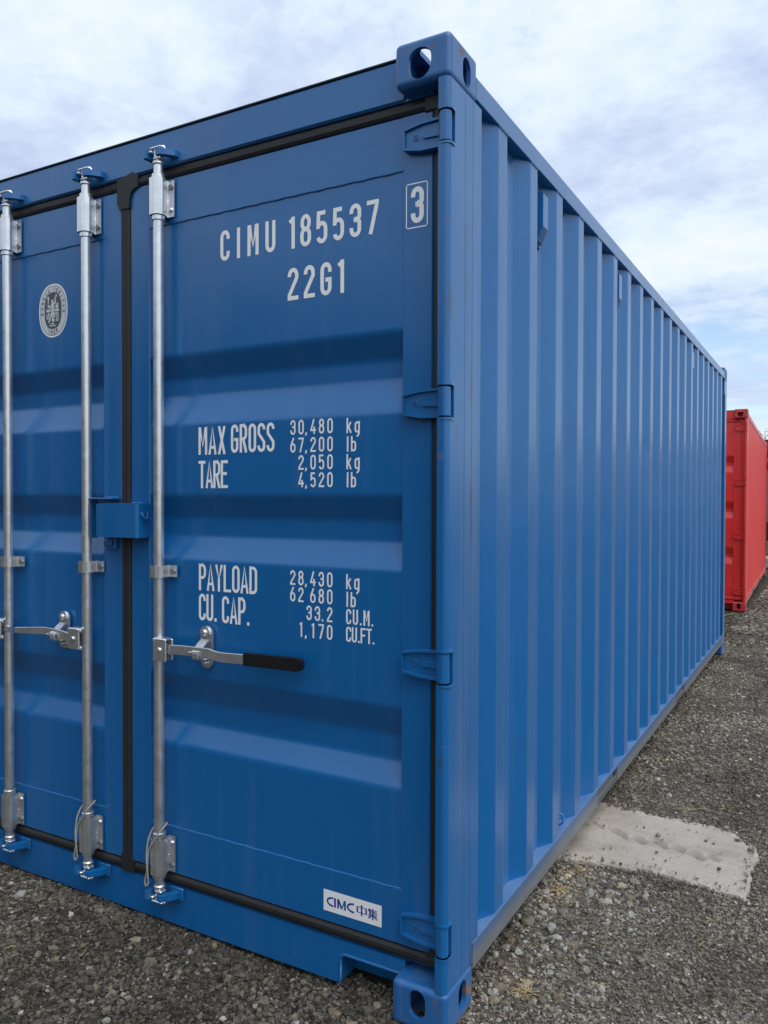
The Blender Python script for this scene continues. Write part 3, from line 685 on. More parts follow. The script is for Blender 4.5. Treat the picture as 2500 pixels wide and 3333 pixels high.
    # moulded tee pieces where the centre strip meets the top and bottom strips
    g.prism([(xc - 0.034, 2.462), (xc - 0.034, 2.385), (xc - 0.0225, 2.362), (xc + 0.0225, 2.362), (xc + 0.0240, 2.392), (xc + 0.031, 2.411), (xc + 0.044, 2.421), (xc + 0.062, 2.425), (xc + 0.062, 2.464), (xc + 0.038, 2.477), (xc + 0.010, 2.470)], 'y', 0.0468, 0.060)
    g.prism([(xc - 0.0225, 0.180), (xc - 0.0215, 0.200), (xc + 0.0215, 0.200), (xc + 0.026, 0.188), (xc + 0.038, 0.180), (xc + 0.038, 0.147), (xc - 0.004, 0.141), (xc - 0.0225, 0.144)], 'y', 0.0475, 0.060)
    build('door_seal', g, gasketm, root)
    for b in bars: locking_bar(root, b[0], rodm, paintm, False, b[1], b[2])
    return root, dr, dl, brl

# ---------------------------------------------------------------- stroke lettering
def ribbon(pts, t, closed=False):
    # flat stroke of width t along a polyline, mitred joints; returns quads as 2-D points
    P = [Vector(p) for p in pts]; n = len(P); Lf, Rt = [], []
    for i in range(n):
        a = P[i - 1] if (i or closed) else None; b = P[(i + 1) % n] if (i < n - 1 or closed) else None
        d0 = (P[i] - a).normalized() if a is not None else None; d1 = (b - P[i]).normalized() if b is not None else None
        d0 = d0 or d1; d1 = d1 or d0
        n0 = Vector((-d0.y, d0.x)); n1 = Vector((-d1.y, d1.x)); m = n0 + n1
        m = m / max(0.55, m.dot(n0)); Lf.append(P[i] + m * t / 2); Rt.append(P[i] - m * t / 2)
    return [(Lf[i], Lf[(i + 1) % n], Rt[(i + 1) % n], Rt[i]) for i in range(n if closed else n - 1)]
def glyph(ch, w_, t):
    # strokes of a character in a cell w_ wide and 1 high; (points, closed)
    l, r, b, T = t / 2, w_ - t / 2, t / 2, 1 - t / 2; m = w_ / 2; q = (r - l) / 2; ry = min(q * 1.25, 0.22)
    top = arc(m, T - ry, q, ry, 0, 180, 10); bot = arc(m, b + ry, q, ry, 180, 360, 10)
    oval = [(top + bot, True)]
    G = {}
    if ch == 'C': return [([(r, T - ry - 0.07)] + top + bot + [(r, b + ry + 0.07)], False)]
    if ch == 'G': return [([(r, T - ry - 0.07)] + top + bot + [(r, 0.47), (m - 0.02, 0.47)], False)]
    if ch in 'O0': return oval
    if ch == 'D': return [([(l, b), (l, T)] + arc(m - 0.02, T - ry, q + 0.02, ry, 90, 0, 6) + arc(m - 0.02, b + ry, q + 0.02, ry, 0, -90, 6), True)]
    if ch in 'Il': return [([(m, 0), (m, 1)], False)]
    if ch == '1': return [([(m + 0.05, 0), (m + 0.05, 1)], False), ([(m + 0.05, 0.93), (m - 0.09, 0.835)], False)]
    if ch == 'M': return [([(l, 0), (l, 1)], False), ([(r, 0), (r, 1)], False), ([(l + t * 0.2, 0.985), (m, 0.30), (r - t * 0.2, 0.985)], False)]
    if ch == 'U': return [([(l, 1), (l, b + ry)] + bot[1:] + [(r, 1)], False)]
    if ch == '8':
        h1 = 0.535; r1 = min(ry, (T - h1) / 2); r2 = min(ry, (h1 - b) / 2)
        k = q * 0.92
        return [(arc(m, T - r1, k, r1, 0, 180, 10) + arc(m, h1 + r1, k, r1, 180, 360, 10), True), (arc(m, h1 - r2, q, r2, 0, 180, 10) + arc(m, b + r2, q, r2, 180, 360, 10), True)]
    if ch == '3':
        h1 = 0.52
        return [([(l, T - ry - 0.05)] + top[::-1] + [(r, h1 + 0.14)] + arc(m, h1 + 0.10, q, 0.10, 0, -90, 5) + [(m - 0.06, h1)], False), ([(m - 0.06, h1), (m, h1)] + arc(m, h1 - 0.10, q, 0.10, 90, 0, 5) + bot[::-1] + [(l, b + ry + 0.05)], False)]
    if ch == '5': return [([(r - 0.01, T), (l + 0.02, T), (l, 0.46)], False), ([(l - 0.01, 0.505)] + arc(m, 0.62 - ry, q, ry, 125, 0, 9) + arc(m, b + ry, q, ry, 0, -165, 11), False)]
    if ch == '6': return [(arc(m, 0.58 - ry, q, ry, 0, 180, 10) + bot, True), ([(l, b + ry), (l, 0.5), (m + 0.06, 1.0)], False)]
    if ch == '7': return [([(l - t / 2, T), (r, T), (r, T - 0.06), (m - 0.08, 0)], False)]
    if ch == '2': return [([(l, T - ry - 0.03)] + top[::-1] + [(r, T - ry - 0.08), (l, b + 0.10), (l, b), (r + t / 2, b)], False)]
    if ch == '4': return [([(r + t / 2 + 0.01, 0.26), (l - 0.01, 0.26), (r - 0.10, 1.0)], False), ([(r - 0.07, 0), (r - 0.07, 0.5)], False)]
    if ch == 'A': return [([(l - t * 0.15, 0), (m, 1 - t * 0.1), (r + t * 0.15, 0)], False), ([(l + q * 0.42, 0.26), (r - q * 0.42, 0.26)], False)]
    if ch == 'X': return [([(l, 0), (r, 1)], False), ([(l, 1), (r, 0)], False)]
    if ch in 'PR':
        o = [([(l, 0), (l, 1)], False), ([(l, T), (m, T)] + arc(m, T - 0.18, q, 0.18, 90, 0, 6) + arc(m, 0.5 + 0.16, q, 0.18, 0, -90, 6) + [(l, 0.48)], False)]
        return o + ([([(m, 0.46), (r + 0.01, 0)], False)] if ch == 'R' else [])
    if ch == 'S': return [([(r, T - ry - 0.03)] + arc(m, T - ry, q, ry, 0, 180, 10) + [(l, 0.64), (l + 0.06, 0.56), (r - 0.06, 0.42), (r, 0.34)] + arc(m, b + ry, q, ry, 0, -180, 10) + [(l, b + ry + 0.03)], False)]
    if ch == 'T': return [([(0, T), (w_, T)], False), ([(m, 0), (m, T)], False)]
    if ch in 'EF':
        o = [([(l, 0), (l, 1)], False), ([(l, T), (w_, T)], False), ([(l, 0.52), (w_ - 0.05, 0.52)], False)]
        return o + ([([(l, b), (w_, b)], False)] if ch == 'E' else [])
    if ch == 'L': return [([(l, 1), (l, b), (w_, b)], False)]
    if ch == 'Y': return [([(l - t * 0.1, 1), (m, 0.45), (r + t * 0.1, 1)], False), ([(m, 0), (m, 0.5)], False)]
    if ch == 'V': return [([(l - t * 0.1, 1), (m, t * 0.1), (r + t * 0.1, 1)], False)]
    if ch == 'B': return [([(l, 0), (l, 1)], False), ([(l, T), (m, T)] + arc(m, T - 0.18, q * 0.9, 0.18, 90, -90, 8) + [(l, 0.53)], False), ([(l, 0.53), (m, 0.53)] + arc(m, b + 0.2, q, 0.2, 90, -90, 8) + [(l, b)], False)]
    if ch == 'k': return [([(l, 0), (l, 1)], False), ([(l, 0.30), (r, 0.72)], False), ([(l + 0.10, 0.42), (r + 0.02, 0)], False)]
    if ch == 'g': return [(arc(m, 0.74 - t / 2 - q, q, q, 0, 180, 8) + arc(m, 0.06 + q, q, q, 180, 360, 8), True), ([(r, 0.76), (r, -0.06), (m - 0.02, -0.26)], False)]
    if ch == 'b': return [([(l, 0), (l, 1)], False), (arc(m, 0.70 - t / 2 - q, q, q, 0, 180, 8) + arc(m, b + q, q, q, 180, 360, 8), True)]
    if ch == '.': return [([(m, 0), (m, t * 1.15)], False)]
    if ch == ',': return [([(m + 0.02, t * 1.1), (m + 0.01, 0.0), (m - 0.05, -t * 0.7)], False)]
    return []
WID = {'I': 0.5, '1': 0.62, '.': 0.45, ',': 0.45, ' ': 0.6, 'M': 1.15, 'l': 0.45}
LY = DF - 0.0006
def lettering(parent, s, x0, x1, z, h, y, wr=0.42, st=0.145, pitch=None, name='lettering', mat='vinyl', digits=None):
    mb = MB(); cells = [wr * WID.get(c, 1.0) for c in s]
    if digits:                       # right-aligned figures in even columns
        pd, pc = digits; pos = []; x = x1
        for c in reversed(s):
            if c in ',. ': pos.append(x - pc * 0.72); x -= pc
            else: pos.append(x - wr * h * (0.5 + WID.get(c, 1.0) / 2)); x -= pd
        pos = pos[::-1]
    else:
        gap = ((x1 - x0) - sum(cells) * h) / max(1, len(s) - 1); pos = []; x = x0
        for cw in cells: pos.append(x); x += cw * h + gap
    for c, cw, px in zip(s, cells, pos):
        for k, (pts, closed) in enumerate(glyph(c, cw, st)):
            for qd in ribbon(pts, st, closed): mb.add([(px + p.x * h, y - 0.00006 * k, z + p.y * h) for p in qd], [(0, 1, 2, 3)])
    return build(name, mb, mat, parent)

# ---------------------------------------------------------------- the blue container
BANDS = [(1.857, 1.787, 1.728, 1.638), (1.410, 1.338, 1.277, 1.204), (0.830, 0.742, 0.672, 0.602)]
X1, X2, X3 = -1.028, -1.364, -1.783
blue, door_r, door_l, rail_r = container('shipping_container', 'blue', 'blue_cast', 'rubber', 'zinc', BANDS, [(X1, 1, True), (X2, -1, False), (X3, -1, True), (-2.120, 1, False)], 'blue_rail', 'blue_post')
tag(blue, 'near blue steel shipping container with white lettering and closed galvanised door bars', 'container', 'shipping containers')
py = DP - 0.0007
lettering(door_r, 'CIMU', -0.806, -0.594, 2.133, 0.093, py, 0.40, 0.130)
lettering(door_r, '185537', -0.546, -0.241, 2.131, 0.093, py, 0.41, 0.130)
lettering(door_r, '22G1', -0.549, -0.352, 1.981, 0.094, py, 0.41, 0.130)
lettering(door_r, '3', -0.139, -0.103, 2.136, 0.097, DF - 0.0007, 0.40, 0.138)
fr = MB()
for a in ((-0.154, -0.0885, 2.1235, 2.1265), (-0.154, -0.0885, 2.2405, 2.2435), (-0.154, -0.151, 2.1235, 2.2435), (-0.0915, -0.0885, 2.1235, 2.2435)):
    fr.add([(a[0], DF - 0.0007, a[2]), (a[1], DF - 0.0007, a[2]), (a[1], DF - 0.0007, a[3]), (a[0], DF - 0.0007, a[3])], [(0, 1, 2, 3)])
build('check_digit_frame', fr, 'vinyl', door_r)
lettering(door_r, 'MAX', -0.896, -0.785, 1.537, 0.087, py, 0.36, 0.105)
lettering(door_r, 'GROSS', -0.764, -0.597, 1.540, 0.087, py, 0.335, 0.105)
lettering(door_r, 'TARE', -0.896, -0.776, 1.432, 0.086, py, 0.335, 0.105)
lettering(door_r, 'PAYLOAD', -0.895, -0.662, 1.109, 0.084, py, 0.355, 0.105)
lettering(door_r, 'CU.', -0.895, -0.820, 1.014, 0.084, py, 0.335, 0.105)
lettering(door_r, 'CAP.', -0.800, -0.690, 1.012, 0.084, py, 0.34, 0.105)
for s_, z_ in (('30,480', 1.587), ('67,200', 1.535), ('2,050', 1.484), ('4,520', 1.433), ('28,430', 1.146), ('62', 1.097), ('680', 1.097), ('33.2', 1.046), ('1,170', 0.995)):
    lettering(door_r, s_, 0, -0.4908 if s_ == '62' else -0.390, z_, 0.043, py, 0.44, 0.122, digits=(0.0292, 0.0132))
for s_, z_, x_ in (('kg', 1.585, -0.300), ('lb', 1.533, -0.312), ('kg', 1.483, -0.300), ('lb', 1.432, -0.312), ('kg', 1.144, -0.300), ('lb', 1.094, -0.312), ('CU.M.', 1.045, -0.254), ('CU.FT.', 0.995, -0.250)):
    lettering(door_r, s_, -0.344, x_, z_, 0.043, py, 0.40, 0.122)
# maker's sticker low on the door
def sticker():
    x0, x1, zt, zb = -0.416, -0.223, 0.274, 0.2125; yb = DF + 0.0004
    mb = MB(); mb.add([(x0, yb, zb), (x1, yb, zb - 0.001), (x1, yb, zt - 0.002), (x0, yb, zt)], [(0, 1, 2, 3)], 0)
    def S(u, v): return (x0 + u * (x1 - x0), zt - v * (zt - zb))
    lay = [0]
    def stroke(pts, t, mat=1, closed=False):
        lay[0] += 1
        for qd in ribbon([S(*p) for p in pts], t, closed): mb.add([(p.x, yb - 0.0004 - 0.00003 * lay[0], p.y) for p in qd], [(0, 1, 2, 3)], mat)
    def cc(u0, u1): 
        m_, q_ = u1 - 0.01, (u1 - u0) - 0.03
        return [(u1, 0.34)] + [(m_ + q_ * math.cos(math.radians(a)) * 1.0, 0.52 - 0.185 * math.sin(math.radians(a))) for a in range(95, 266, 12)] + [(u1, 0.70)]
    stroke(cc(0.05, 0.175), 0.0052); stroke([(0.204, 0.30), (0.204, 0.74)], 0.0062)
    stroke([(0.258, 0.30), (0.258, 0.74)], 0.0056); stroke([(0.262, 0.31), (0.322, 0.72)], 0.0060); stroke([(0.322, 0.72), (0.372, 0.31)], 0.0050, 2); stroke([(0.380, 0.30), (0.380, 0.74)], 0.0056)
    stroke(cc(0.405, 0.535), 0.0052)
    stroke([(0.592, 0.36), (0.592, 0.64)], 0.0048); stroke([(0.742, 0.36), (0.742, 0.64)], 0.0048); stroke([(0.58, 0.37), (0.752, 0.37)], 0.0018); stroke([(0.58, 0.62), (0.752, 0.62)], 0.0018); stroke([(0.667, 0.26), (0.667, 0.75)], 0.0048)
    stroke([(0.800, 0.30), (0.780, 0.42)], 0.0036); stroke([(0.806, 0.36), (0.806, 0.58)], 0.0040); stroke([(0.856, 0.28), (0.856, 0.60)], 0.0036)
    for v in (0.345, 0.41, 0.475, 0.545): stroke([(0.800, v), (0.925, v)], 0.0019)
    stroke([(0.772, 0.605), (0.928, 0.605)], 0.0020); stroke([(0.856, 0.58), (0.856, 0.78)], 0.0040); stroke([(0.835, 0.61), (0.780, 0.74)], 0.0034); stroke([(0.878, 0.61), (0.930, 0.74)], 0.0034)
    return build('sticker', mb, ['vinyl', 'logo_blue', 'logo_teal'], door_r)
tag(sticker(), 'white rectangular sticker with blue logo letters')
# oval class emblem on the left door
def emblem():
    cx_, cz_ = -1.583, 2.0695; a_, b_ = 0.076, 0.0950; yb = DP - 0.0006; mb = MB()
    def sup(a, b, n=64, e=2.25): return [(math.copysign(abs(math.cos(t)) ** (2 / e), math.cos(t)) * a, math.copysign(abs(math.sin(t)) ** (2 / e), math.sin(t)) * b) for t in np.linspace(0, 2 * math.pi, n, endpoint=False)]
    def fill(poly, k, mat): mb.add([(cx_ + p[0], yb - 0.00025 * k, cz_ + p[1]) for p in poly], [list(range(len(poly)))], mat)
    fill(sup(a_, b_), 0, 0); fill(sup(a_ * 0.925, b_ * 0.94), 1, 1); fill(sup(a_ * 0.895, b_ * 0.915), 2, 2); fill(sup(a_ * 0.60, b_ * 0.69, e=2.5), 3, 1)
    cnt = [0]
    def stroke(pts, t, mat, closed=False, k=4):
        cnt[0] += 1
        for qd in ribbon(pts, t, closed): mb.add([(cx_ + p.x, yb - 0.00025 * k - 0.00001 * cnt[0], cz_ + p.y) for p in qd], [(0, 1, 2, 3)], mat)
    # lettering round the ring
    ra, rb = a_ * 0.675, b_ * 0.735; hh = 0.0132
    for txt, a0, a1, inward in (('BUREAU VERITAS', 186, -6, True), ('1828', 247, 293, False)):
        for i, ch in enumerate(txt):
            th = math.radians(a0 + (a1 - a0) * i / (len(txt) - 1)); kr = 1.0 if inward else 1.20
            p = Vector((math.cos(th) * ra * kr, math.sin(th) * rb * kr)); nrm = Vector((math.cos(th) / ra, math.sin(th) / rb)).normalized()
            up = nrm if inward else -nrm; rt = Vector((up.y, -up.x))
            for pts, cl in glyph(ch, 0.66, 0.17):
                w_ = 0.66
                stroke([tuple(p + rt * (q[0] - w_ / 2) * hh + up * q[1] * hh) for q in pts], 0.19 * hh, 1, cl, 3)
    # white device on the dark oval
    def E(x, y): return ((x - 750) / 970 * 0.152, (1120 - (y + 0.19 * (x - 750))) / 1760 * 0.190)
    def S(pts, t, closed=False): stroke([E(*p) for p in pts], t / 970 * 0.152, 2, closed)
    def blob(x, y, rx, ry, rot=0):
        pts = [E(x + rx * math.cos(t) * math.cos(rot) - ry * math.sin(t) * math.sin(rot), y + rx * math.cos(t) * math.sin(rot) + ry * math.sin(t) * math.cos(rot)) for t in np.linspace(0, 2 * math.pi, 18, endpoint=False)]
        cnt[0] += 1; mb.add([(cx_ + p[0], yb - 0.00025 * 4 - 0.00001 * cnt[0], cz_ + p[1]) for p in pts], [list(range(len(pts)))], 2)
    blob(735, 812, 38, 55); blob(862, 632, 28, 48, 0.4); blob(598, 745, 32, 85); blob(597, 870, 22, 40)
    S([(745, 860), (752, 960), (752, 1060), (742, 1140)], 95); S([(742, 1090), (740, 1180), (735, 1250)], 90)
    S([(775, 905), (838, 845), (836, 760), (818, 680)], 42); S([(715, 930), (655, 1030), (615, 985), (575, 940)], 42); S([(592, 1000), (592, 1060)], 22)
    S([(715, 1180), (690, 1290), (655, 1390), (625, 1490), (615, 1535)], 50); S([(748, 1200), (745, 1300), (745, 1390), (725, 1465)], 50); blob(770, 1440, 42, 58)
    S([(525, 1150), (675, 1122)], 62); S([(810, 1110), (958, 1082)], 62); S([(810, 1180), (808, 1352)], 46)
    S([(548, 1245), (552, 1380), (575, 1410), (600, 1380), (606, 1235), (632, 1235), (632, 1290)], 30)
    S([(925, 1175), (862, 1190), (860, 1235), (930, 1330), (930, 1430), (870, 1440), (862, 1390), (930, 1290), (928, 1180)], 26)
    blob(890, 985, 58, 50); S([(870, 960), (872, 875)], 34); S([(920, 960), (922, 855)], 34)
    S([(738, 1530), (738, 1645)], 26); S([(685, 1555), (795, 1545)], 26); blob(670, 1622, 44, 26); blob(806, 1610, 44, 26)
    return build('class_emblem', mb, ['vinyl', 'decal_grey', 'decal_ring'], door_l)
tag(emblem(), 'white oval inspection emblem with grey print')
# ---------------------------------------------------------------- lock box over the meeting doors
lb = MB()
pts = [(-1.284, 0.055), (-1.284, 0.0045)] + arc(-1.2795, 0.0045, 0.0045, 0.0045, 180, 270, 3) + [(-1.118, 0.0)] + arc(-1.115, 0.009, 0.009, 0.009, 270, 360, 4) + [(-1.106, 0.055)]
lb.sheet(pts, 'z', 1.2705, 1.3805, -0.004)
lb.prism([(-1.277, 0.055), (-1.277, 0.002), (-1.110, 0.002), (-1.110, 0.055)], 'z', 1.3775, 1.3825)
lb.tube([(-1.16 + 0.05 * i / 8, 0.030 + 0.003 * math.sin(i * 2), 1.3835) for i in range(9)], 0.004, 6)
lbo = build('lock_box', lb, 'blue', blue)
hk = MB(); hk.tube([(-1.105, 0.016, 1.354), (-1.099, 0.016, 1.349)] + [(-1.094, 0.026 - 0.010 * math.cos(t), 1.343 - 0.012 * math.sin(t)) for t in np.linspace(0, math.pi, 9)] + [(-1.096, 0.036, 1.356)], 0.0032, 8)
build('hook', hk, 'blue', lbo)
hd_ = MB(); hd_.box(-1.353, -1.3485, 0.012, 0.0545, 1.264, 1.399, 0.0015); hd_.box(-1.3483, -1.234, 0.012, 0.0545, 1.3955, 1.4005, 0.0015); hd_.tube([(-1.30 + 0.06 * i / 6, 0.048, 1.402) for i in range(7)], 0.004, 6)
hd_.box(-1.300, -1.250, 0.040, 0.0545, 1.227, 1.266, 0.002); hd_.box(-1.294, -1.256, 0.028, 0.040, 1.240, 1.258, 0.002)
build('lock_hood', hd_, 'blue', lbo)
# ---------------------------------------------------------------- vents, lashing ring
for k, y in enumerate((0.789, 1.884, 4.088, 5.168)):
    v = MB(); x0, x1 = -0.041, -0.0065
    v.prism([(x0, 2.438), (x1 - 0.003, 2.435), (x1, 2.431), (x1, 2.322), (-0.028, 2.276), (x0, 2.270)], 'y', y - 0.026, y + 0.026)
    for j in range(6):
        t = (j + 0.5) / 6; v.box(x1 - 0.0215 * t - 0.001, x1 - 0.0215 * t + 0.002, y - 0.024, y + 0.024, 2.322 - 0.046 * t - 0.0015, 2.322 - 0.046 * t + 0.0005)
    vo = build('vent', v, 'blue', blue)
    s = MB(); s.tube([(-0.030, y - 0.030 + 0.05 * i / 5, 2.442 + 0.003 * math.sin(i * 2.2)) for i in range(6)], 0.0055, 6); build('sealant', s, 'sealant', vo)
    s = MB(); s.tube([(-0.032, y - 0.030 + 0.03 * i / 4, 2.262 - 0.002 * i) for i in range(5)], 0.0055, 6)
    build('sealant', s, 'sealant', vo)
rg = MB(); rg.tube([(-0.030 + 0.021 * math.cos(t), 1.052 + 0.004 * math.sin(2 * t), 0.205 + 0.021 * math.sin(t)) for t in np.linspace(0, 2 * math.pi, 22, endpoint=False)], 0.0038, 8, closed=True)
build('lashing_ring', rg, 'blue', blue)

# ---------------------------------------------------------------- wire rope loops on two bars
def smooth_path(ctrl, n=10):
    P = [Vector(p) for p in ctrl]; P = [P[0] * 2 - P[1]] + P + [P[-1] * 2 - P[-2]]; out = []
    for i in range(1, len(P) - 2):
        for k in range(n):
            t = k / n
            out.append(0.5 * ((2 * P[i]) + (P[i + 1] - P[i - 1]) * t + (2 * P[i - 1] - 5 * P[i] + 4 * P[i + 1] - P[i + 2]) * t * t + (3 * P[i] - P[i - 1] - 3 * P[i + 1] + P[i + 2]) * t ** 3))
    return out + [P[-2]]
def rope(name, ctrl, label):
    path = smooth_path(ctrl, 12); mb = MB(); acc = 0
    for s_ in range(3):
        pts = []; acc = 0; up = Vector((0.3, 1, 0.2))
        for i, p in enumerate(path):
            d = (path[min(i + 1, len(path) - 1)] - path[max(i - 1, 0)]).normalized(); up = (up - d * up.dot(d)).normalized(); sd = d.cross(up)
            if i: acc += (p - path[i - 1]).length
            a = acc * 330 + s_ * 2 * math.pi / 3; pts.append(p + (up * math.cos(a) + sd * math.sin(a)) * 0.0016)
        mb.tube(pts, 0.0016, 6)
    return tag(build(name, mb, 'rope'), label, 'wire rope', 'wire rope loops on the door bars')
def loop(x, yy=-0.006):
    return [(x - 0.004, 0.0425, 0.343), (x + 0.014, 0.039, 0.348), (x + 0.0235, 0.028, 0.350), (x + 0.0255, 0.012, 0.345), (x + 0.0205, -0.003, 0.331), (x + 0.006, yy - 0.001, 0.308), (x - 0.010, yy - 0.001, 0.287), (x - 0.021, yy, 0.268), (x - 0.026, yy, 0.245), (x - 0.029, yy, 0.205), (x - 0.038, yy, 0.168), (x - 0.037, yy, 0.156),
            (x - 0.031, yy - 0.001, 0.152), (x - 0.024, yy, 0.162), (x - 0.023, yy - 0.004, 0.200), (x - 0.026, yy - 0.005, 0.240), (x - 0.0285, yy, 0.272), (x - 0.0285, 0.000, 0.300), (x - 0.0260, 0.014, 0.326), (x - 0.020, 0.032, 0.340), (x - 0.008, 0.0425, 0.342)]
rope('wire_rope', loop(X1), 'thin twisted wire rope loop hanging from the bar right of the door gap')
rope('wire_rope', [(p[0], p[1], p[2] + 0.008) for p in loop(X2)], 'thin twisted wire rope loop hanging from the bar left of the door gap')

# ---------------------------------------------------------------- concrete slab
def concrete_mat():
    m, t, b = new_mat('worn_concrete'); g = N(t, 'ShaderNodeTexCoord'); v = g.outputs['Object']
    r = N(t, 'ShaderNodeMapping'); r.inputs['Rotation'].default_value = (0, 0, 0.18); L(t, v, r.inputs[0])
    br = noise(t, 60.0, 6, 0.7, r.outputs[0], stretch=(0.12, 3.0, 1)); lo = noise(t, 3.2, 6, 0.62, v); fi = noise(t, 160.0, 3, 0.6, v)
    c = ramp(t, lo, [(0.28, (0.26, 0.228, 0.188)), (0.50, (0.43, 0.385, 0.327)), (0.74, (0.50, 0.456, 0.395))])
    c = mixc(t, math_(t, 'MULTIPLY', ramp(t, br, [(0.45, 0.0), (0.8, 1.0)]), 0.35), c, (0.21, 0.185, 0.16))
    vo = N(t, 'ShaderNodeTexVoronoi'); vo.inputs['Scale'].default_value = 26.0; L(t, v, vo.inputs['Vector'])
    c = mixc(t, math_(t, 'MULTIPLY', ramp(t, vo.outputs['Distance'], [(0.05, 1.0), (0.09, 0.0)]), ramp(t, noise(t, 5, 2, 0.5, v), [(0.5, 0.0), (0.56, 1.0)])), c, (0.06, 0.055, 0.05))
    da = N(t, 'ShaderNodeAttribute', attribute_name='dirt'); c = mixc(t, math_(t, 'MULTIPLY', da.outputs['Fac'], 0.65), c, (0.20, 0.19, 0.175))
    L(t, c, b.inputs['Base Color']); setp(b, rough=0.88, spec=0.25)
    k = bump(t, b, br, 0.6, 0.004); bump(t, b, fi, 0.5, 0.002, k); return m
M['concrete'] = concrete_mat()
sx = np.arange(-0.30, 0.68, 0.0055); sy = np.arange(1.10, 1.88, 0.0055); SX, SY = np.meshgrid(sx, sy)
D = slab_mask(SX, SY)
gouge = np.zeros_like(SX)
for (gx0, gy0, ln, wd, dp) in ((-0.02, 1.560, 0.060, 0.030, 0.010), (0.075, 1.520, 0.075, 0.038, 0.020), (0.165, 1.488, 0.050, 0.044, 0.022), (0.245, 1.492, 0.060, 0.040, 0.018), (0.325, 1.478, 0.048, 0.038, 0.018), (0.390, 1.452, 0.052, 0.048, 0.024), (0.455, 1.468, 0.040, 0.034, 0.016)):
    c_, s_ = math.cos(-0.62), math.sin(-0.62); u = (SX - gx0) * c_ + (SY - gy0) * s_; v = -(SX - gx0) * s_ + (SY - gy0) * c_ + 0.010 * fbm(SX, SY, 30, 2, 55)
    q = np.clip(1 - (u / ln) ** 2, 0, 1) * np.where(v < 0, np.clip(1 + v / (0.28 * wd), 0, 1), np.clip(1 - v / wd, 0, 1))     # steep on the near lip, shallow beyond
    gouge = np.maximum(gouge, dp * q)
chip = np.clip(fbm(SX, SY, 34, 4, 45, 0.65) - 0.02, 0, 1) * 0.05 * sstep(0.075, 0.0, D + 0.03 * fbm(SX, SY, 9, 2, 47))
pits = 0.020 * np.clip(fbm(SX, SY, 48, 2, 49) - 0.30, 0, 1)
top = 0.004 + 0.004 * fbm(SX, SY, 4, 3, 41) + 0.0016 * fbm(SX, SY, 70, 2, 43) - gouge - chip - pits
SZ = np.where(D > 0, top, -0.03)
ids = np.arange(SX.size).reshape(SX.shape); Q = np.stack([ids[:-1, :-1], ids[:-1, 1:], ids[1:, 1:], ids[1:, :-1]], -1).reshape(-1, 4)
keep = (D.ravel()[Q] > -0.012).any(1); Q = Q[keep]
used = np.unique(Q); remap = -np.ones(SX.size, int); remap[used] = np.arange(len(used))
sm = grid_mesh('concrete_slab', np.stack([SX.ravel(), SY.ravel(), SZ.ravel()], 1)[used], remap[Q])
da = sm.attributes.new('dirt', 'FLOAT', 'POINT'); da.data.foreach_set('value', np.clip(gouge * 55 + chip * 25 + pits * 40, 0, 1).ravel()[used].astype(np.float32))
sm.polygons.foreach_set('use_smooth', np.zeros(len(sm.polygons), bool))
tag(link('concrete_slab', sm, 'concrete'), 'worn pale concrete slab sunk in the gravel beside the blue container', 'slab')

# ---------------------------------------------------------------- loose gravel
def ico(sub):
    import bmesh
    bm = bmesh.new(); bmesh.ops.create_icosphere(bm, subdivisions=sub, radius=1.0)
    v = np.array([tuple(q.co) for q in bm.verts]); f = np.array([[q.index for q in p.verts] for p in bm.faces]); bm.free(); return v, f
def stones(name, X, Y, R, sub, tones, label):
    if sub: v, f = ico(sub)
    else:
        v = np.array([(x, y, z) for x in (-1, 1) for y in (-1, 1) for z in (-1, 1)], float) * 0.72
        f = np.array([q for a in ((0, 1, 3, 2), (4, 6, 7, 5), (0, 4, 5, 1), (2, 3, 7, 6), (0, 2, 6, 4), (1, 5, 7, 3)) for q in ((a[0], a[1], a[2]), (a[0], a[2], a[3]))])
    n = len(X); nv = len(v)
    Vv = np.empty((n, nv, 3), np.float32); base = RNG.normal(size=(60, nv)) * (0.30 if sub == 0 else 0.14)
    sh = RNG.integers(0, 60, n); rad = 1 + base[sh]
    P = v[None] * rad[..., None] * np.stack([RNG.uniform(0.75, 1.3, n), RNG.uniform(0.65, 1.1, n), RNG.uniform(0.45, 0.8, n)], 1)[:, None, :]
    # random rotation: about z, then a tilt
    a = RNG.uniform(0, 2 * np.pi, n); tl = RNG.normal(0, 0.45, n)
    ct, st = np.cos(tl)[:, None], np.sin(tl)[:, None]; y = P[..., 1] * ct - P[..., 2] * st; z = P[..., 1] * st + P[..., 2] * ct
    ca, sa = np.cos(a)[:, None], np.sin(a)[:, None]; x = P[..., 0] * ca - y * sa; y = P[..., 0] * sa + y * ca
    Z0 = ground_h(X, Y); d = slab_mask(X, Y); Z0 = np.where(d > 0.01, 0.010, Z0)
    Vv[..., 0] = X[:, None] + x * R[:, None]; Vv[..., 1] = Y[:, None] + y * R[:, None]; Vv[..., 2] = Z0[:, None] + (z + 0.12) * R[:, None]
    F = (f[None] + (np.arange(n) * nv)[:, None, None]).reshape(-1, 3)
    me = grid_mesh(name, Vv.reshape(-1, 3), F, False)
    ca_ = me.attributes.new('tone', 'FLOAT_COLOR', 'POINT'); colr = np.ones((n, nv, 4), np.float32); colr[..., :3] = tones[:, None, :]
    ca_.data.foreach_set('color', colr.ravel()); 
    return tag(link(name, me, 'stone'), label, kind='stuff')
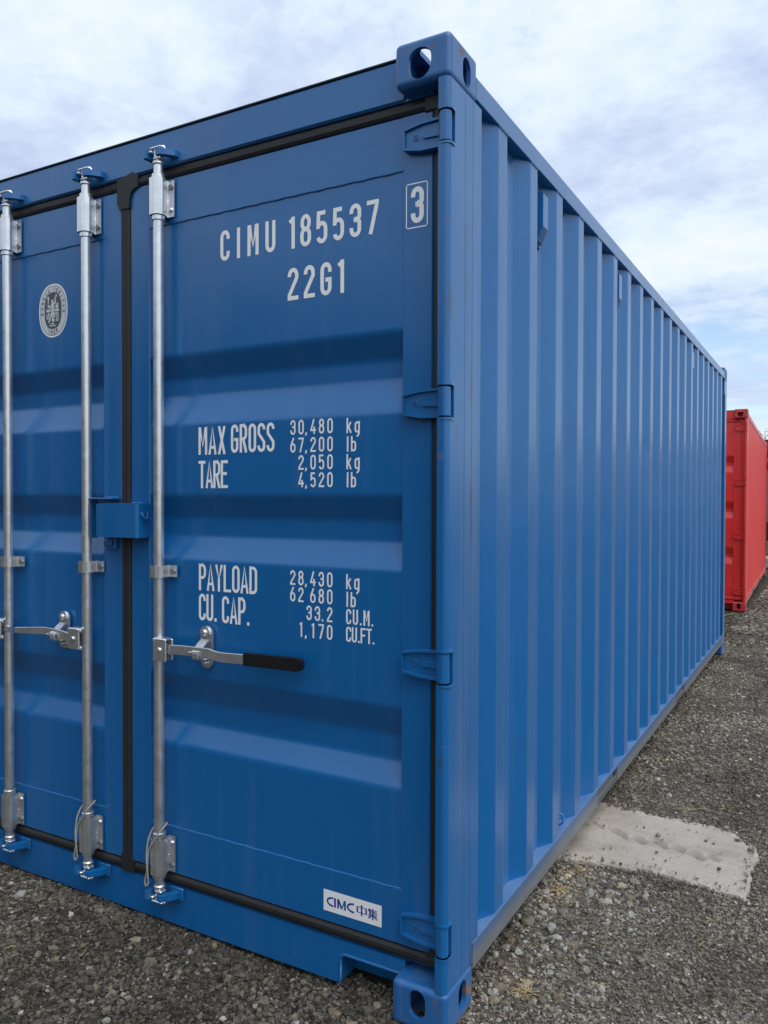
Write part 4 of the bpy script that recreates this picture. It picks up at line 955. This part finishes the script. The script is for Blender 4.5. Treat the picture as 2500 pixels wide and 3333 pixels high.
def stone_mat():
    m, t, b = new_mat('loose_stone'); a = N(t, 'ShaderNodeAttribute', attribute_name='tone')
    n = noise(t, 140.0, 2, 0.65)
    L(t, mixc(t, 1.0, a.outputs['Color'], ramp(t, n, [(0.25, 0.65), (0.75, 1.3)]), 'MULTIPLY'), b.inputs['Base Color']); setp(b, rough=0.9, spec=0.22); return m
M['stone'] = stone_mat()
def yard_tone(X, Y):
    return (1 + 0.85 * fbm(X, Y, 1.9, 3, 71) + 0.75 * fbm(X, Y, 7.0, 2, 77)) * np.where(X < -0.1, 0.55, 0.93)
def tones_for(n, light=0.08, lift=None, dark=None):
    g = RNG.lognormal(math.log(0.165), 0.36, n) * (1.0 if dark is None else dark); hu = RNG.normal(0, 0.04, n); c = np.stack([g * (1.12 + hu), g * (0.99 + hu * 0.3), g * (0.78 - hu)], 1)
    k = RNG.random(n); li = light if lift is None else light * lift
    pl = k < li; tone = RNG.uniform(0.22, 0.40, n); c[pl] = np.stack([tone, tone * 0.96, tone * 0.88], 1)[pl]
    tn = (k > 0.975); tone = RNG.uniform(0.12, 0.25, n); c[tn] = np.stack([tone, tone * 0.78, tone * 0.55], 1)[tn]
    return np.clip(c, 0.03, 0.5)
def field(x0, x1, y0, y1, dens, rmin, rmax, power, keepfn=None):
    n = int((x1 - x0) * (y1 - y0) * dens); X = RNG.uniform(x0, x1, n); Y = RNG.uniform(y0, y1, n)
    R = rmin + (rmax - rmin) * RNG.random(n) ** power
    sd = slab_mask(X, Y); ok = sd < -0.003
    ok |= (RNG.random(n) < np.where(sd < 0.03, 0.20, 0.008))
    if keepfn is not None: ok &= keepfn(X, Y)
    return X[ok], Y[ok], R[ok]
def outside_front(X, Y): return ~((X < -0.03) & (X > -2.42) & (Y > 0.12))
sets = []
sets.append(field(-0.10, 1.10, 0.05, 2.3, 19500, 0.0019, 0.0068, 2.3, lambda X, Y: X > -0.10))
sets.append(field(-0.10, 1.00, 2.3, 6.4, 6200, 0.0036, 0.0100, 2.3, lambda X, Y: X > -0.10))
sets.append(field(-2.25, 0.55, -0.78, 0.14, 13500, 0.0024, 0.0090, 2.2))
sets.append(field(-1.2, 1.4, 6.4, 15.0, 750, 0.007, 0.024, 2.4, lambda X, Y: ~((X < -0.1) & (Y > 9.1))))
X = np.concatenate([s[0] for s in sets]); Y = np.concatenate([s[1] for s in sets]); R = np.concatenate([s[2] for s in sets])
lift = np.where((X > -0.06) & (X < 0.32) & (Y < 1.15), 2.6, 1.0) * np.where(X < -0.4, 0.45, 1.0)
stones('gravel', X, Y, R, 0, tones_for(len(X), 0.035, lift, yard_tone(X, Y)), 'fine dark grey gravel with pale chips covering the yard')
# coarser loose stones, thickest beside the bottom rail
c1 = field(-0.06, 0.30, 0.20, 1.16, 1250, 0.008, 0.021, 2.4, lambda X, Y: RNG.random(len(X)) < np.clip(1.15 - (X + 0.02) * 3.2, 0.05, 1))
c2 = field(-0.3, 0.75, 0.10, 1.9, 120, 0.007, 0.016, 2.2); c3 = field(-2.2, 0.2, -0.8, 0.05, 230, 0.008, 0.020, 2.2); c4 = field(-0.05, 0.9, 1.9, 6.0, 130, 0.009, 0.020, 2.0)
X = np.concatenate([c1[0], c2[0], c3[0], c4[0]]); Y = np.concatenate([c1[1], c2[1], c3[1], c4[1]]); R = np.concatenate([c1[2], c2[2], c3[2], c4[2]])
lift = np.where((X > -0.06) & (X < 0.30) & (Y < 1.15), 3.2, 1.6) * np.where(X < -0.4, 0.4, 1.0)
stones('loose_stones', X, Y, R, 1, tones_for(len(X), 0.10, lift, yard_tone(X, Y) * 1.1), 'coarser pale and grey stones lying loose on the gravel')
# ---------------------------------------------------------------- dry grass
def blades(mb, x, y, z, n, ln, spread, flat=False):
    for i in range(n):
        a = random.uniform(0, 2 * math.pi); l = ln * random.uniform(0.5, 1.1); rise = random.uniform(0.02, 0.10) if flat else random.uniform(0.2, 0.75)
        ox, oy = random.gauss(0, spread), random.gauss(0, spread); b = random.uniform(-0.5, 0.5)
        pts = []
        for k in range(6):
            t = k / 5; aa = a + b * t; pts.append((x + ox + math.cos(aa) * l * t, y + oy + math.sin(aa) * l * t, z + 0.004 + l * rise * (t - 0.75 * t * t)))
        mb.tube(pts, [0.0013, 0.0014, 0.0013, 0.0011, 0.0008, 0.0003], 4)
def tuft(x, y, n, ln, label):
    mb = MB(); blades(mb, 0, 0, 0.0, n, ln, 0.010)
    o = build('dry_grass', mb, 'straw', None, (x, y, float(ground_h(np.array([x]), np.array([y]))[0])))
    return tag(o, label, 'grass', 'dry grass tufts')
tuft(0.105, 0.300, 26, 0.055, 'dry straw-coloured grass tuft on the gravel beside the near bottom corner casting')
tuft(0.012, 1.120, 14, 0.050, 'dry grass tuft against the bottom rail at the edge of the concrete slab')
tuft(0.020, 0.930, 16, 0.055, 'dry grass tuft among pale stones under the bottom rail short of the slab')
st_ = MB()
for (x, y, n, ln) in ((0.30, 1.93, 3, 0.10), (0.43, 1.99, 2, 0.06), (0.33, 1.86, 1, 0.04), (0.56, 0.98, 3, 0.05), (0.50, 0.85, 2, 0.05), (-1.10, -0.22, 2, 0.05), (-1.42, -0.12, 2, 0.03), (-1.30, -0.35, 3, 0.04), (-1.62, -0.30, 2, 0.05), (0.2, 2.7, 3, 0.05), (0.3, 3.4, 3, 0.06), (-0.95, -0.06, 1, 0.03), (0.04, 1.15, 4, 0.05)):
    blades(st_, x, y, float(ground_h(np.array([x]), np.array([y]))[0]) + 0.004, n, ln, 0.02, True)
tag(build('loose_straw', st_, 'straw'), 'scattered bits of dry straw on the gravel', kind='stuff')

# ---------------------------------------------------------------- red container behind
RB = [(1.995, 1.915, 1.865, 1.785), (1.405, 1.325, 1.275, 1.195), (0.815, 0.735, 0.685, 0.605)]
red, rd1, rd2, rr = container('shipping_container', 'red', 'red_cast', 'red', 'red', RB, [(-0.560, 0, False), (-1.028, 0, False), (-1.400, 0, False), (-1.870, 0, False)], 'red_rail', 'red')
red.location = (-0.095, 9.22, -0.030); red.rotation_euler = (math.radians(-0.42), 0, 0.0281)
tag(red, 'red steel shipping container standing further back behind the blue one', 'container', 'shipping containers')
# ---------------------------------------------------------------- behind: a parked trailer and a thin tree
def trailer():
    root = bpy.data.objects.new('box_trailer', None); COL.objects.link(root); root.location = (-0.55, 18.6, -0.10)
    M['tr_grey'] = plain('grey_trailer_paint', (0.16, 0.16, 0.17), 0.5, 0.15, 6.0); M['tr_red'] = plain('maroon_trailer_paint', (0.10, 0.012, 0.016), 0.5, 0.2, 6.0); M['tyre'] = plain('tyre_rubber', (0.015, 0.015, 0.016), 0.8); M['tr_pale'] = plain('pale_beam_paint', (0.46, 0.42, 0.34), 0.7)
    b = MB().box(0.0, 7.0, 0.0, 2.4, 1.05, 2.495, 0.02)
    for i in range(24): b.box(0.05 + i * 0.29, 0.09 + i * 0.29, -0.012, 0.004, 1.06, 2.48, 0.003)
    body = build('body', b, 'tr_grey', root)
    build('roof_band', MB().box(-0.02, 7.02, -0.03, 2.43, 2.50, 2.90, 0.02), 'tr_red', root); build('side_band', MB().box(-0.01, 7.01, -0.025, -0.004, 2.20, 2.38, 0.004), 'tr_red', root)
    c = MB().box(0.1, 6.9, 0.25, 0.40, 0.80, 1.04, 0.01); c.box(0.1, 6.9, 2.0, 2.15, 0.80, 1.04, 0.01); c.box(0.05, 0.2, 0.0, 2.4, 0.55, 0.98, 0.01); build('chassis', c, 'tyre', root)
    build('side_guard', MB().box(0.3, 4.4, -0.01, 0.03, 0.62, 0.72, 0.01), 'tr_pale', root)
    for x in (1.4, 2.6, 5.6):
        for y in (0.12, 2.02):
            w_ = MB().tube([(x, y, 0.5), (x, y + 0.02, 0.5), (x, y + 0.24, 0.5), (x, y + 0.26, 0.5)], [0.44, 0.5, 0.5, 0.44], 28)
            wo_ = build('wheel', w_, 'tyre', root); build('rim', MB().tube([(x, y - 0.01, 0.5), (x, y + 0.27, 0.5)], [0.25, 0.25], 20), 'tr_grey', wo_)
    tag(root, 'grey box trailer with maroon bands just visible past the red container', 'trailer')
trailer()
bk = MB().box(-0.30, 0.35, -0.2, 0.2, 0.0, 0.26, 0.04); bko = build('concrete_block', bk, 'concrete', None, (-0.30, 17.4, -0.10)); tag(bko, 'pale concrete block on the ground past the far end of the red container', 'block')
def leaf_mat():
    m, t, b = new_mat('grey_green_leaves'); a = N(t, 'ShaderNodeAttribute', attribute_name='tone'); L(t, a.outputs['Color'], b.inputs['Base Color']); setp(b, rough=0.7, spec=0.3); return m
M['leaf'] = leaf_mat(); M['bark'] = plain('grey_bark', (0.10, 0.085, 0.07), 0.9, 0.3, 15.0)
def tree(x, y, z, h, rx, label, seed):
    rnd = random.Random(seed); root = bpy.data.objects.new('tree', None); COL.objects.link(root); root.location = (x, y, z)
    tb = MB(); tips = []
    trunk = [Vector((0.10 * math.sin(k * 1.1), 0.08 * math.cos(k * 1.7), h * 0.62 * k / 7)) for k in range(8)]
    tb.tube(trunk, [0.10 * (1 - 0.09 * k) for k in range(8)], 10)
    def limb(p, d, l, r, lev):
        pts = [p]; 
        for k in range(5):
            d = (d + Vector((rnd.gauss(0, 0.22), rnd.gauss(0, 0.22), rnd.gauss(0.06, 0.15)))).normalized(); pts.append(pts[-1] + d * l / 5)
        tb.tube(pts, [r * (1 - 0.17 * k) for k in range(6)], 6)
        if lev < 2:
            for _ in range(4): limb(pts[rnd.randint(2, 5)], (d + Vector((rnd.gauss(0, 0.7), rnd.gauss(0, 0.7), rnd.gauss(0.2, 0.4)))).normalized(), l * 0.55, r * 0.45, lev + 1)
        else: tips.extend(pts[2:])
    for k in range(13):
        a = k * 2.4; p = trunk[min(7, 3 + k // 3)]; limb(p, Vector((math.cos(a), math.sin(a), rnd.uniform(0.35, 1.3))).normalized(), rx * rnd.uniform(0.7, 1.1), 0.04, 0)
    build('trunk', tb, 'bark', root)
    V, F, T = [], [], []
    for p in tips:
        for _ in range(6):
            q = p + Vector((rnd.gauss(0, 0.09), rnd.gauss(0, 0.09), rnd.gauss(0, 0.08))); a = Vector((rnd.gauss(0, 1), rnd.gauss(0, 1), rnd.gauss(0, 0.6))).normalized(); b = a.cross(Vector((rnd.gauss(0, 1), rnd.gauss(0, 1), rnd.gauss(0, 1)))).normalized()
            l = rnd.uniform(0.035, 0.07); k = len(V); V += [q, q + a * l * 0.5 + b * l * 0.22, q + a * l, q + a * l * 0.5 - b * l * 0.22]; F.append((k, k + 1, k + 2, k + 3)); g = rnd.uniform(0.6, 1.4); T += [(0.085 * g, 0.095 * g, 0.055 * g, 1)] * 4
    me = bpy.data.meshes.new('crown'); me.from_pydata([tuple(v) for v in V], [], F); at = me.attributes.new('tone', 'FLOAT_COLOR', 'POINT'); at.data.foreach_set('color', np.array(T, np.float32).ravel())
    link('crown', me, 'leaf', root); return tag(root, label, 'tree')
tree(-0.80, 20.9, -0.12, 3.7, 1.25, 'sparse grey-green tree top showing above the far end of the red container', 5)
